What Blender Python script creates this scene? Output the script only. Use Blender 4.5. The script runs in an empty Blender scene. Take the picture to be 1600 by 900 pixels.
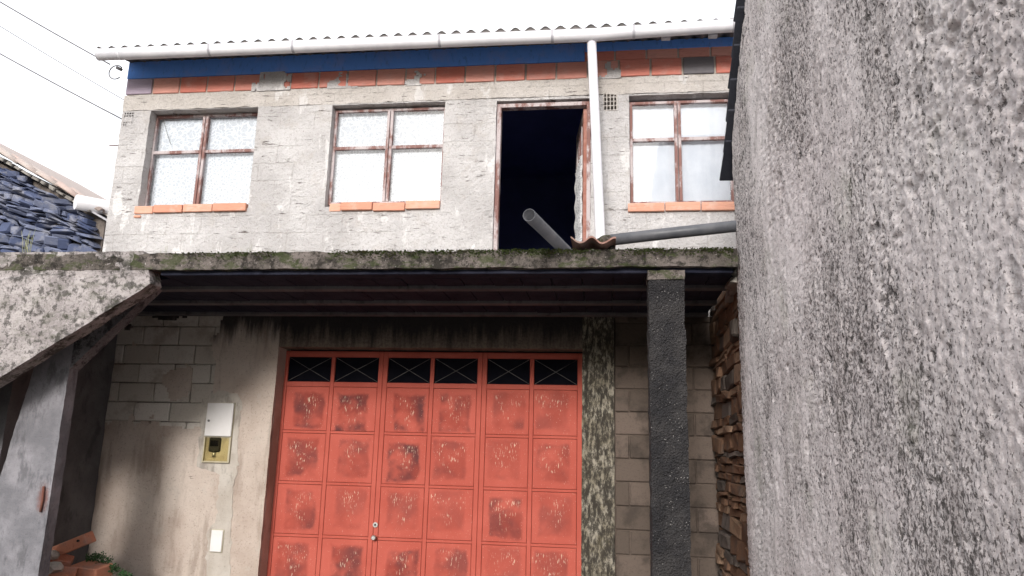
import bpy, bmesh, math, random
import numpy as np
from mathutils import Vector, Matrix, Euler

random.seed(7)
RNG = np.random.default_rng(11)
R = math.radians
scene = bpy.context.scene
COL = scene.collection

# ------------------------------------------------------------------ camera
PITCH, YAW, ROLL = R(12.37), R(7.33), R(1.45)
fwd = Vector((-math.sin(YAW)*math.cos(PITCH), math.cos(YAW)*math.cos(PITCH), math.sin(PITCH)))
rgt = Vector((math.cos(YAW), math.sin(YAW), 0))
upv = rgt.cross(fwd)
r2 = rgt*math.cos(ROLL) + upv*math.sin(ROLL)
u2 = upv*math.cos(ROLL) - rgt*math.sin(ROLL)
cam_data = bpy.data.cameras.new('camera')
cam_data.sensor_width = 36
cam_data.lens = 36*1180/1600
cam_data.clip_start = 0.05
cam_data.clip_end = 500
cam = bpy.data.objects.new('camera', cam_data)
COL.objects.link(cam)
m = Matrix((r2, u2, -fwd)).transposed().to_4x4()
m.translation = (0, 0, 1.6)
cam.matrix_world = m
scene.camera = cam

# ------------------------------------------------------------------ sky and sun
SUN_EL, SUN_AZ = R(19), R(6)          # low winter sun behind the camera, from the left
sun_dir = Vector((math.sin(SUN_AZ)*math.cos(SUN_EL), math.cos(SUN_AZ)*math.cos(SUN_EL), -math.sin(SUN_EL)))
world = bpy.data.worlds.new('World')
scene.world = world
world.use_nodes = True
wn, wl = world.node_tree.nodes, world.node_tree.links
wn.clear()
sky = wn.new('ShaderNodeTexSky')
sky.sky_type = 'NISHITA'
sky.sun_disc = False
sky.sun_elevation = SUN_EL
sky.sun_rotation = math.atan2(-sun_dir.x, -sun_dir.y)
sky.air_density = 1.0
sky.dust_density = 2.5
hs = wn.new('ShaderNodeHueSaturation')
hs.inputs['Saturation'].default_value = 0.55
bgn = wn.new('ShaderNodeBackground')
bgn.inputs['Strength'].default_value = 0.15
won = wn.new('ShaderNodeOutputWorld')
wl.new(sky.outputs[0], hs.inputs['Color'])
# thin bright cloud veil over the whole dome
wtc = wn.new('ShaderNodeTexCoord')
wno = wn.new('ShaderNodeTexNoise'); wno.inputs['Scale'].default_value = 2.2; wno.inputs['Detail'].default_value = 6
wmr = wn.new('ShaderNodeMapRange'); wmr.inputs[1].default_value = 0.3; wmr.inputs[2].default_value = 0.6; wmr.inputs[3].default_value = 0.30; wmr.inputs[4].default_value = 0.95
wmx = wn.new('ShaderNodeMix'); wmx.data_type = 'RGBA'
wmx.inputs[7].default_value = (6.6, 6.7, 6.9, 1)
wl.new(wtc.outputs['Generated'], wno.inputs['Vector']); wl.new(wno.outputs['Fac'], wmr.inputs[0])
wl.new(wmr.outputs[0], wmx.inputs[0]); wl.new(hs.outputs[0], wmx.inputs[6])
wl.new(wmx.outputs[2], bgn.inputs['Color'])
wl.new(bgn.outputs[0], won.inputs['Surface'])

sl = bpy.data.lights.new('sun', 'SUN')
sl.energy = 1.5
sl.angle = R(13)
sl.color = (1.0, 0.965, 0.93)
so = bpy.data.objects.new('sun', sl)
so.rotation_euler = sun_dir.to_track_quat('-Z', 'Y').to_euler()
so.location = (-8, -10, 12)
COL.objects.link(so)

vs = scene.view_settings
vs.view_transform = 'Standard'
vs.look = 'None'
vs.exposure = 0.95
vs.gamma = 1.0
vs.use_curve_mapping = False

# ------------------------------------------------------------------ noise
def _hash(ix, iy, iz, seed):
    h = (ix.astype(np.int64)*374761393 + iy.astype(np.int64)*668265263 + iz.astype(np.int64)*2147483647 + seed*1274126177) & 0xffffffff
    h = ((h ^ (h >> 13))*1274126177) & 0xffffffff
    h = ((h ^ (h >> 16))*2246822519) & 0xffffffff
    return ((h ^ (h >> 15)) & 0xffffff)/float(0xffffff)

def vn(P, freq, seed):
    P = np.asarray(P, float)*np.asarray(freq, float)
    i = np.floor(P).astype(np.int64); f = P - i; f = f*f*(3-2*f)
    out = 0
    for dx in (0, 1):
        wx = f[:, 0] if dx else 1-f[:, 0]
        for dy in (0, 1):
            wy = f[:, 1] if dy else 1-f[:, 1]
            for dz in (0, 1):
                wz = f[:, 2] if dz else 1-f[:, 2]
                out = out + wx*wy*wz*_hash(i[:, 0]+dx, i[:, 1]+dy, i[:, 2]+dz, seed)
    return out*2-1

def fbm(P, freq, seed, octv=4, gain=0.55):
    a, s, tot = 1.0, 0, 0
    fr = np.asarray(freq, float)*np.ones(3)
    for k in range(octv):
        s = s + a*vn(P, fr, seed+k*17); tot += a; a *= gain; fr = fr*2.03
    return s/tot

# ------------------------------------------------------------------ objects
WLOC = {}

def link(o, parent, loc):
    COL.objects.link(o)
    WLOC[o.name] = Vector(loc)
    o.location = loc
    if parent is not None:
        o.parent = parent
        o.matrix_parent_inverse = Matrix.Translation(-WLOC[parent.name])
    return o

def tag(o, label=None, cat=None, group=None, kind=None):
    if label: o['label'] = label
    if cat: o['category'] = cat
    if group: o['group'] = group
    if kind: o['kind'] = kind
    return o

def thing(name, loc, label, cat, group=None):
    return tag(link(bpy.data.objects.new(name, None), None, loc), label, cat, group)

def mk(name, verts, faces, mat, parent=None, origin=None, smooth=False):
    V = np.asarray(verts, float).reshape(-1, 3)
    if origin is None:
        origin = (V.min(0)+V.max(0))/2
    me = bpy.data.meshes.new(name)
    me.from_pydata((V-np.asarray(origin)).tolist(), [], [tuple(int(i) for i in f) for f in faces])
    me.materials.append(mat)
    if smooth:
        me.polygons.foreach_set('use_smooth', [True]*len(me.polygons))
    me.update()
    return link(bpy.data.objects.new(name, me), parent, tuple(float(c) for c in origin))

def mkbm(name, bm, mat, parent=None, origin=(0, 0, 0), smooth=False):
    me = bpy.data.meshes.new(name)
    bm.to_mesh(me); bm.free()
    me.materials.append(mat)
    if smooth:
        me.polygons.foreach_set('use_smooth', [True]*len(me.polygons))
    return link(bpy.data.objects.new(name, me), parent, origin)

def dup(src, loc, parent=None, rot=None, scale=None):
    o = src.copy()
    COL.objects.link(o)
    WLOC[o.name] = Vector(loc)
    o.location = loc
    o.parent = parent
    if parent is not None:
        o.matrix_parent_inverse = Matrix.Translation(-WLOC[parent.name])
    if rot is not None: o.rotation_euler = rot
    if scale is not None: o.scale = scale
    return o

def box_bm(sx, sy, sz, bevel=0.0, jit=0.0, rng=random):
    bm = bmesh.new()
    bmesh.ops.create_cube(bm, size=1)
    for v in bm.verts:
        v.co = Vector((v.co.x*sx+rng.uniform(-jit, jit)*sx, v.co.y*sy+rng.uniform(-jit, jit)*sy, v.co.z*sz+rng.uniform(-jit, jit)*sz))
    if bevel:
        bmesh.ops.bevel(bm, geom=list(bm.edges), offset=bevel, segments=1, affect='EDGES', profile=0.6)
    return bm

def box(name, x0, x1, y0, y1, z0, z1, mat, parent=None, bevel=0.004, jit=0.0):
    bm = box_bm(x1-x0, y1-y0, z1-z0, bevel, jit)
    return mkbm(name, bm, mat, parent, ((x0+x1)/2, (y0+y1)/2, (z0+z1)/2))

def boxes(name, lst, mat, parent=None, bevel=0.003, origin=None):
    """several bars of ONE part joined in one mesh"""
    bm = bmesh.new()
    L = np.array(lst, float)
    if origin is None:
        origin = ((L[:, 0].min()+L[:, 1].max())/2, (L[:, 2].min()+L[:, 3].max())/2, (L[:, 4].min()+L[:, 5].max())/2)
    for x0, x1, y0, y1, z0, z1 in lst:
        b = box_bm(x1-x0, y1-y0, z1-z0, bevel)
        b.transform(Matrix.Translation(((x0+x1)/2-origin[0], (y0+y1)/2-origin[1], (z0+z1)/2-origin[2])))
        tmp = bpy.data.meshes.new('tmp'); b.to_mesh(tmp); b.free()
        bm.from_mesh(tmp); bpy.data.meshes.remove(tmp)
    return mkbm(name, bm, mat, parent, origin)

def tube(name, pts, rad, mat, parent=None, segs=16, inner=None, smooth=True):
    """tube along a polyline; inner radius gives an open pipe with a wall"""
    pts = [Vector(p) for p in pts]
    V, F = [], []
    radii = rad if hasattr(rad, '__len__') else [rad]*len(pts)
    t0 = (pts[1]-pts[0]).normalized()
    n = t0.orthogonal().normalized()
    rings = []
    for i, p in enumerate(pts):
        a = pts[max(i-1, 0)]; b = pts[min(i+1, len(pts)-1)]
        t = (b-a).normalized()
        n = (n - t*n.dot(t)).normalized()
        bn = t.cross(n)
        rings.append([(p + (n*math.cos(2*math.pi*k/segs)+bn*math.sin(2*math.pi*k/segs))*radii[i], (p, n, bn)) for k in range(segs)])
    def add(scale_to=None):
        base = len(V)
        for i, rg in enumerate(rings):
            for k in range(segs):
                p, nn, bb = rg[k][1]
                r = radii[i] if scale_to is None else scale_to
                V.append(p + (nn*math.cos(2*math.pi*k/segs)+bb*math.sin(2*math.pi*k/segs))*r)
        return base
    b0 = add()
    n_r = len(rings)
    for i in range(n_r-1):
        for k in range(segs):
            F.append((b0+i*segs+k, b0+i*segs+(k+1) % segs, b0+(i+1)*segs+(k+1) % segs, b0+(i+1)*segs+k))
    if inner is None:
        F.append(tuple(b0+k for k in reversed(range(segs))))
        F.append(tuple(b0+(n_r-1)*segs+k for k in range(segs)))
    else:
        b1 = add(inner)
        for i in range(n_r-1):
            for k in range(segs):
                F.append((b1+i*segs+k, b1+(i+1)*segs+k, b1+(i+1)*segs+(k+1) % segs, b1+i*segs+(k+1) % segs))
        for i in (0, n_r-1):
            for k in range(segs):
                F.append((b0+i*segs+k, b1+i*segs+k, b1+i*segs+(k+1) % segs, b0+i*segs+(k+1) % segs))
    o = mk(name, [tuple(v) for v in V], F, mat, parent)
    me = o.data
    me.polygons.foreach_set('use_smooth', [len(p.vertices) == 4 for p in me.polygons])
    return o

def axis_pts(a, b, breaks, res):
    pts = sorted(set([a, b]+[x for x in breaks if a < x < b]))
    out = []
    for p, q in zip(pts[:-1], pts[1:]):
        n = max(1, int(math.ceil((q-p)/res)))
        out += [p+(q-p)*k/n for k in range(n)]
    return np.array(out+[pts[-1]])

def sheet(name, x0, x1, z0, z1, Y, mat, parent, holes=(), res=0.022, amp=0.006, fr=14, depth=0.15, keep=None, edge=0.006, seed=1, big=0.006):
    """rough plastered wall sheet facing -Y with real openings; its edges are turned back by depth"""
    bx = [c for h in holes for c in h[:2]]; bz = [c for h in holes for c in h[2:]]
    xs, zs = axis_pts(x0, x1, bx, res), axis_pts(z0, z1, bz, res)
    X, Z = np.meshgrid(xs, zs)
    P = np.stack([X.ravel(), np.full(X.size, Y), Z.ravel()], 1)
    dy = amp*fbm(P, fr, seed, 3, 0.7) + big*fbm(P, 1.7, seed+5, 3)
    dx = edge*fbm(P, 11, seed+9, 2); dz = edge*fbm(P, 11, seed+13, 2)
    V = P + np.stack([dx, dy, dz], 1)
    nx = len(xs)
    F = []
    cx, cz = (xs[:-1]+xs[1:])/2, (zs[:-1]+zs[1:])/2
    CX, CZ = np.meshgrid(cx, cz)
    ok = np.ones(CX.shape, bool)
    for h in holes:
        ok &= ~((CX > h[0]) & (CX < h[1]) & (CZ > h[2]) & (CZ < h[3]))
    if keep is not None:
        ok &= keep(CX, CZ)
    for j, i in zip(*np.nonzero(ok)):
        a = j*nx+i
        F.append((a, a+1, a+nx+1, a+nx))
    bm = bmesh.new()
    origin = ((x0+x1)/2, Y, (z0+z1)/2)
    bv = [bm.verts.new(v) for v in (V-np.array(origin))]
    for f in F:
        bm.faces.new([bv[k] for k in f])
    bmesh.ops.delete(bm, geom=[v for v in bm.verts if not v.link_faces], context='VERTS')
    be = [e for e in bm.edges if e.is_boundary]
    ex = bmesh.ops.extrude_edge_only(bm, edges=be)
    bmesh.ops.translate(bm, verts=[g for g in ex['geom'] if isinstance(g, bmesh.types.BMVert)], vec=(0, depth, 0))
    return mkbm(name, bm, mat, parent, origin)

def rough_box(name, x0, x1, y0, y1, z0, z1, mat, parent, res=0.04, amp=0.008, fr=9, seed=3, shear=None, smooth=False):
    bm = bmesh.new()
    ax = [axis_pts(a, b, (), res) for a, b in ((x0, x1), (y0, y1), (z0, z1))]
    def face(fix, val, u, v, flip):
        A, B = ax[u], ax[v]
        g = []
        for b in B:
            row = []
            for a in A:
                c = [0, 0, 0]; c[fix] = val; c[u] = a; c[v] = b
                row.append(bm.verts.new(c))
            g.append(row)
        for j in range(len(B)-1):
            for i in range(len(A)-1):
                q = [g[j][i], g[j][i+1], g[j+1][i+1], g[j+1][i]]
                bm.faces.new(q[::-1] if flip else q)
    face(1, y0, 0, 2, False); face(1, y1, 0, 2, True)
    face(2, z0, 0, 1, True); face(2, z1, 0, 1, False)
    face(0, x0, 1, 2, True); face(0, x1, 1, 2, False)
    bmesh.ops.remove_doubles(bm, verts=list(bm.verts), dist=1e-5)
    bm.verts.ensure_lookup_table()
    P = np.array([v.co[:] for v in bm.verts])
    D = np.stack([fbm(P, fr, seed+k*31, 3, 0.65) for k in range(3)], 1)*amp
    P2 = P + D
    if shear is not None:
        P2 = shear(P2)
    o = ((x0+x1)/2, (y0+y1)/2, (z0+z1)/2)
    for v, c in zip(bm.verts, P2):
        v.co = Vector(c)-Vector(o)
    return mkbm(name, bm, mat, parent, o, smooth)

# ------------------------------------------------------------------ materials
class Mat:
    def __init__(s, name, rough=0.9, spec=0.25):
        s.m = bpy.data.materials.new(name); s.m.use_nodes = True
        s.n, s.l = s.m.node_tree.nodes, s.m.node_tree.links
        s.b = s.n['Principled BSDF']
        s.b.inputs['Roughness'].default_value = rough
        s.b.inputs['Specular IOR Level'].default_value = spec
        s.geo = s.n.new('ShaderNodeNewGeometry')
        s.pos = s.geo.outputs['Position']
        s._tc = None; s._oi = None; s._bump = None
    def obj(s):
        if s._tc is None: s._tc = s.n.new('ShaderNodeTexCoord')
        return s._tc.outputs['Object']
    def rnd(s):
        if s._oi is None: s._oi = s.n.new('ShaderNodeObjectInfo')
        return s._oi.outputs['Random']
    def scaled(s, vec, sc, off=None):
        k = s.n.new('ShaderNodeMapping'); k.inputs['Scale'].default_value = sc
        s.l.new(vec, k.inputs['Vector'])
        if off is not None:
            k.inputs['Location'].default_value = off
        return k.outputs[0]
    def noise(s, scale, detail=4, rough=0.6, vec=None, dist=0.0):
        k = s.n.new('ShaderNodeTexNoise'); k.inputs['Scale'].default_value = scale
        k.inputs['Detail'].default_value = detail; k.inputs['Roughness'].default_value = rough
        k.inputs['Distortion'].default_value = dist
        s.l.new(vec if vec is not None else s.pos, k.inputs['Vector'])
        return k.outputs['Fac']
    def voro(s, scale, feature='F1', vec=None, out='Distance', rand=1.0):
        k = s.n.new('ShaderNodeTexVoronoi'); k.feature = feature; k.inputs['Scale'].default_value = scale
        k.inputs['Randomness'].default_value = rand
        s.l.new(vec if vec is not None else s.pos, k.inputs['Vector'])
        return k.outputs[out]
    def ramp(s, fac, stops):
        k = s.n.new('ShaderNodeValToRGB'); el = k.color_ramp.elements
        while len(el) < len(stops): el.new(0.5)
        for e, (p, c) in zip(el, stops):
            e.position = p
            e.color = (c, c, c, 1) if not hasattr(c, '__len__') else (*c, 1)
        s.l.new(fac, k.inputs[0])
        return k.outputs[0]
    def mask(s, fac, lo, hi):
        k = s.n.new('ShaderNodeMapRange'); k.inputs[1].default_value = lo; k.inputs[2].default_value = hi
        k.interpolation_type = 'SMOOTHSTEP'
        s.l.new(fac, k.inputs[0]); return k.outputs[0]
    def math(s, op, a, b=None):
        k = s.n.new('ShaderNodeMath'); k.operation = op
        for i, v in enumerate((a, b)):
            if v is None: continue
            if hasattr(v, 'is_output'): s.l.new(v, k.inputs[i])
            else: k.inputs[i].default_value = v
        return k.outputs[0]
    def mix(s, fac, a, b, mode='MIX'):
        k = s.n.new('ShaderNodeMix'); k.data_type = 'RGBA'; k.blend_type = mode
        for sock, v in ((k.inputs[0], fac), (k.inputs[6], a), (k.inputs[7], b)):
            if hasattr(v, 'is_output'): s.l.new(v, sock)
            elif hasattr(v, '__len__'): sock.default_value = (*v, 1)
            else: sock.default_value = v
        return k.outputs[2]
    def sep(s, vec=None):
        k = s.n.new('ShaderNodeSeparateXYZ'); s.l.new(vec if vec is not None else s.pos, k.inputs[0]); return k.outputs
    def color(s, c):
        if hasattr(c, 'is_output'): s.l.new(c, s.b.inputs['Base Color'])
        else: s.b.inputs['Base Color'].default_value = (*c, 1)
        return s
    def bump(s, h, strength=0.5, dist=0.01):
        k = s.n.new('ShaderNodeBump'); k.inputs['Strength'].default_value = strength; k.inputs['Distance'].default_value = dist
        s.l.new(h, k.inputs['Height'])
        if s._bump is not None: s.l.new(s._bump, k.inputs['Normal'])
        s._bump = k.outputs[0]
        s.l.new(s._bump, s.b.inputs['Normal'])
        return s

M = {}

def mat_facade(name='facade_plaster', c0=(0.48, 0.46, 0.455), c1=(0.60, 0.58, 0.575)):
    a = Mat(name, 0.95, 0.1)
    c = a.mix(a.mask(a.noise(1.6, 5), 0.38, 0.66), c0, c1)
    c = a.mix(a.math('MULTIPLY', a.mask(a.noise(5, 6, 0.7), 0.52, 0.68), 0.5), c, (0.47, 0.43, 0.40))
    c = a.mix(a.math('MULTIPLY', a.mask(a.noise(55, 4, 0.75), 0.54, 0.68), 0.7), c, (0.30, 0.27, 0.25))
    # pale cement smears
    c = a.mix(a.math('MULTIPLY', a.mask(a.noise(3.1, 5, 0.65, a.scaled(a.pos, (1.4, 1, 0.5))), 0.58, 0.64), 0.7), c, (0.74, 0.72, 0.71))
    # short broken horizontal cracks along the block courses
    cr = a.noise(9, 4, 0.6, a.scaled(a.pos, (0.7, 1, 5.5)))
    cm = a.math('MULTIPLY', a.mask(cr, 0.63, 0.67), a.mask(a.noise(3.0, 3), 0.42, 0.58))
    c = a.mix(cm, c, (0.16, 0.14, 0.13))
    a.color(c)
    bk = a.n.new('ShaderNodeTexBrick'); bk.inputs['Scale'].default_value = 1.0
    bk.inputs['Brick Width'].default_value = 0.415; bk.inputs['Row Height'].default_value = 0.207; bk.inputs['Mortar Size'].default_value = 0.010; bk.inputs['Mortar Smooth'].default_value = 0.6
    cx_ = a.n.new('ShaderNodeCombineXYZ'); sp_ = a.sep()
    wob = a.math('MULTIPLY', a.math('SUBTRACT', a.noise(8, 4, 0.7), 0.5), 0.05)
    a.l.new(a.math('ADD', sp_[0], wob), cx_.inputs[0]); a.l.new(a.math('ADD', sp_[2], wob), cx_.inputs[1])
    a.l.new(cx_.outputs[0], bk.inputs['Vector'])
    jn = a.math('MULTIPLY', bk.outputs['Fac'], a.mask(a.noise(2.4, 4, 0.6), 0.44, 0.62))
    a.color(a.mix(a.math('MULTIPLY', jn, 0.3), c, (0.33, 0.30, 0.28)))
    a.bump(a.noise(34, 5, 0.75), 0.9, 0.024)
    a.bump(a.math('SUBTRACT', 1.0, jn), 0.5, 0.012)
    a.bump(a.math('SUBTRACT', 1.0, cm), 0.6, 0.012)
    a.bump(a.noise(120, 3, 0.7), 0.5, 0.006)
    return a.m

def mat_rough_wall():
    a = Mat('rough_cast_render', 0.95, 0.12)
    st = a.scaled(a.pos, (1, 1, 0.45))
    zone = a.mask(a.noise(1.2, 5, 0.65, st), 0.38, 0.60)          # skins of smooth render against crumbled areas
    c = a.mix(a.mask(a.noise(0.9, 4), 0.35, 0.65), (0.70, 0.625, 0.62), (0.78, 0.715, 0.705))
    c = a.mix(a.math('MULTIPLY', zone, 0.5), c, (0.48, 0.425, 0.415))
    c = a.mix(a.math('MULTIPLY', a.mask(a.noise(5.5, 5, 0.7, st), 0.52, 0.64), 0.45), c, (0.34, 0.295, 0.285))
    c = a.mix(a.math('MULTIPLY', a.mask(a.noise(150, 3, 0.7), 0.5, 0.62), 0.6), c, (0.76, 0.72, 0.71))
    dens = a.math('MULTIPLY', a.math('SUBTRACT', zone, 0.45), 0.085)
    f1 = a.math('ADD', a.noise(75, 4, 0.66, a.scaled(a.pos, (1, 1, 0.75))), dens)
    p1 = a.mask(f1, 0.56, 0.60)
    c = a.mix(a.math('MULTIPLY', p1, 0.85), c, (0.13, 0.115, 0.11))
    f2 = a.math('ADD', a.noise(24, 6, 0.72, a.scaled(a.pos, (1, 1, 0.5))), dens)
    p2 = a.mask(f2, 0.595, 0.64)
    c = a.mix(a.math('MULTIPLY', p2, 0.85), c, (0.085, 0.077, 0.073))
    # long water streaks down the render
    stk = a.noise(4.5, 5, 0.65, a.scaled(a.pos, (1, 1, 0.09)))
    c = a.mix(a.math('MULTIPLY', a.mask(stk, 0.54, 0.68), 0.3), c, (0.28, 0.24, 0.23))
    c = a.mix(a.math('MULTIPLY', a.mask(a.noise(1.7, 4, 0.6), 0.56, 0.72), 0.25), c, (0.38, 0.39, 0.29))
    a.color(c)
    hgt = a.math('SUBTRACT', a.noise(95, 5, 0.72), a.math('MULTIPLY', a.math('ADD', p1, p2), 0.35))
    a.bump(hgt, 0.9, 0.013)
    return a.m

def mat_weathered(name, base, light, dark, amt=0.55, lich=0.3, moss=0.0):
    a = Mat(name, 0.95, 0.12)
    c = a.mix(a.mask(a.noise(3, 5), 0.35, 0.65), base, light)
    c = a.mix(a.math('MULTIPLY', a.mask(a.noise(4.5, 6, 0.72), amt, amt+0.13), 0.85), c, dark)
    c = a.mix(a.math('MULTIPLY', a.mask(a.noise(38, 4, 0.75), 0.52, 0.66), 0.6), c, dark)
    c = a.mix(a.math('MULTIPLY', a.mask(a.voro(26), 0.16, 0.08), lich), c, (0.62, 0.58, 0.56))
    c = a.mix(a.math('MULTIPLY', a.mask(a.noise(13, 6, 0.75), 0.51, 0.60), 0.75), c, dark)
    c = a.mix(a.math('MULTIPLY', a.mask(a.noise(20, 5, 0.75), 0.57, 0.64), 0.6), c, light)
    if moss:
        c = a.mix(a.math('MULTIPLY', a.mask(a.noise(6, 5, 0.7, a.scaled(a.pos, (1, 1, 2.0))), 0.50, 0.62), moss), c, (0.055, 0.07, 0.025))
    a.color(c)
    a.bump(a.noise(30, 6, 0.75), 0.9, 0.025)
    a.bump(a.noise(110, 4, 0.7), 0.6, 0.008)
    return a.m

def mat_dark_pillar():
    a = Mat('blackened_pebble_concrete', 0.9, 0.3)
    c = a.mix(a.mask(a.noise(4, 4), 0.35, 0.7), (0.022, 0.021, 0.023), (0.045, 0.042, 0.042))
    c = a.mix(a.math('MULTIPLY', a.mask(a.voro(60, out='Distance'), 0.24, 0.08), a.mask(a.noise(9, 4, 0.7), 0.46, 0.66)), c, (0.42, 0.40, 0.38))
    a.color(c)
    a.bump(a.voro(70, 'F1'), 0.9, 0.02)
    a.bump(a.noise(150, 3), 0.5, 0.006)
    return a.m

def mat_concrete(name, c0, c1, rust=None, speck=0.4):
    a = Mat(name, 0.93, 0.15)
    c = a.mix(a.mask(a.noise(3.5, 5), 0.35, 0.66), c0, c1)
    c = a.mix(a.math('MULTIPLY', a.mask(a.noise(45, 4, 0.7), 0.55, 0.7), speck), c, tuple(0.45*x for x in c0))
    c = a.mix(a.math('MULTIPLY', a.mask(a.noise(5, 6, 0.7, a.scaled(a.pos, (1.6, 1, 0.5))), 0.52, 0.66), 0.6), c, tuple(0.5*x for x in c0))
    if rust:
        k = a.n.new('ShaderNodeVectorMath'); k.operation = 'DISTANCE'
        a.l.new(a.scaled(a.pos, (1.0, 1.0, 0.45), (0, 0, rust[2]*0.55)), k.inputs[0]); k.inputs[1].default_value = rust
        d = a.math('ADD', k.outputs['Value'], a.math('MULTIPLY', a.noise(25, 4), 0.05))
        c = a.mix(a.math('MULTIPLY', a.mask(d, 0.10, 0.045), 0.75), c, (0.16, 0.06, 0.045))
    a.color(c)
    a.bump(a.noise(35, 5, 0.7), 0.5, 0.01)
    a.bump(a.noise(140, 3), 0.4, 0.004)
    return a.m

def mat_lower_plaster():
    a = Mat('brown_lower_plaster', 0.95, 0.1)
    c = a.mix(a.mask(a.noise(1.3, 5), 0.35, 0.65), (0.45, 0.365, 0.31), (0.57, 0.49, 0.43))
    c = a.mix(a.math('MULTIPLY', a.mask(a.noise(2.2, 5, 0.6, a.scaled(a.pos, (2.4, 1, 0.5))), 0.5, 0.68), 0.55), c, (0.22, 0.165, 0.13))
    c = a.mix(a.math('MULTIPLY', a.mask(a.noise(60, 4, 0.75), 0.55, 0.7), 0.6), c, (0.17, 0.13, 0.105))
    c = a.mix(a.math('MULTIPLY', a.mask(a.noise(4, 5, 0.7), 0.58, 0.68), 0.4), c, (0.50, 0.45, 0.40))
    cr = a.noise(5, 4, 0.6, a.scaled(a.pos, (0.8, 1, 5)))
    cm = a.math('MULTIPLY', a.mask(cr, 0.70, 0.725), a.mask(a.noise(2.0, 3), 0.48, 0.6))
    c = a.mix(cm, c, (0.09, 0.07, 0.06))
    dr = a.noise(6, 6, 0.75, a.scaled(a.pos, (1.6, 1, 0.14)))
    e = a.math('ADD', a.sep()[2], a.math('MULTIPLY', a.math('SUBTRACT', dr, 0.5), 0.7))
    c = a.mix(a.math('MULTIPLY', a.mask(e, 2.66, 2.94), 0.93), c, (0.022, 0.021, 0.024))  # dark drip-edged top: sooty streaks plus painted recess shade
    a.color(c)
    a.bump(a.noise(30, 5, 0.7), 0.7, 0.015)
    a.bump(a.noise(130, 3, 0.7), 0.5, 0.005)
    return a.m

def mat_soot_shade():
    a = Mat('soot_and_shade_plaster', 0.95, 0.1)
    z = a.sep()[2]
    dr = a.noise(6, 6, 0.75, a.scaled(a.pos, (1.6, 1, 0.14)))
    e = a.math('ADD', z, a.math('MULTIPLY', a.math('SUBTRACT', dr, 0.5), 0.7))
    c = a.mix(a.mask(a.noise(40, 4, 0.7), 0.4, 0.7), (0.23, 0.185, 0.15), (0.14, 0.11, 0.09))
    c = a.mix(a.math('MULTIPLY', a.mask(e, 2.60, 2.90), 0.93), c, (0.022, 0.021, 0.024))  # sooty drips at the lower edge; the black above paints recess shade
    a.color(c); a.bump(a.noise(30, 5, 0.7), 0.6, 0.012)
    return a.m

def mat_mould():
    a = Mat('mouldy_plaster_strip', 0.9, 0.2)
    st = a.scaled(a.pos, (1, 1, 0.38))
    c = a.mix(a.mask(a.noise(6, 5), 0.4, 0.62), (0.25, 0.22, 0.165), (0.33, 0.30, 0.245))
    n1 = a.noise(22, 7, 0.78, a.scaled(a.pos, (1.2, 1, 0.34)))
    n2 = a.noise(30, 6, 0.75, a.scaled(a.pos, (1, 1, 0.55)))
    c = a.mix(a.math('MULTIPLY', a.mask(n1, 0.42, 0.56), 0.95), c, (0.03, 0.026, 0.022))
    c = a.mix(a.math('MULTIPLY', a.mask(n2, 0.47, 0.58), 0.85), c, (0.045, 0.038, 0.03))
    c = a.mix(a.math('MULTIPLY', a.mask(a.noise(5, 3), 0.6, 0.7), 0.3), c, (0.12, 0.10, 0.06))
    a.color(c); a.bump(a.noise(30, 5, 0.7, st), 0.6, 0.012)
    return a.m

def mat_tinted(name, c0, c1, c2=None, rough=0.9, sc=9, bump=0.5, streak=None, fine=50):
    """per-piece tint between two colours with grain"""
    a = Mat(name, rough, 0.2)
    c = a.mix(a.rnd(), c0, c1)
    if c2 is not None:
        c = a.mix(a.math('MULTIPLY', a.mask(a.noise(sc, 5, 0.65), 0.48, 0.66), 0.7), c, c2)
    v = a.scaled(a.pos, streak) if streak else a.pos
    c = a.mix(a.math('MULTIPLY', a.mask(a.noise(fine, 4, 0.7, v), 0.52, 0.72), 0.45), c, tuple(0.45*x for x in c0))
    a.color(c)
    a.bump(a.noise(fine*0.6, 5, 0.7, v), bump, 0.012)
    return a.m

def mat_paint_wood():
    a = Mat('peeling_window_paint', 0.75, 0.25)
    st = a.scaled(a.pos, (1, 1, 0.45))
    c = a.mix(a.mask(a.noise(4.5, 6, 0.72, st), 0.44, 0.56), (0.48, 0.42, 0.42), (0.22, 0.115, 0.10))
    c = a.mix(a.math('MULTIPLY', a.mask(a.noise(60, 4, 0.7), 0.55, 0.7), 0.5), c, (0.12, 0.06, 0.05))
    a.color(c); a.bump(a.noise(70, 4, 0.7, st), 0.5, 0.006)
    return a.m

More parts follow.
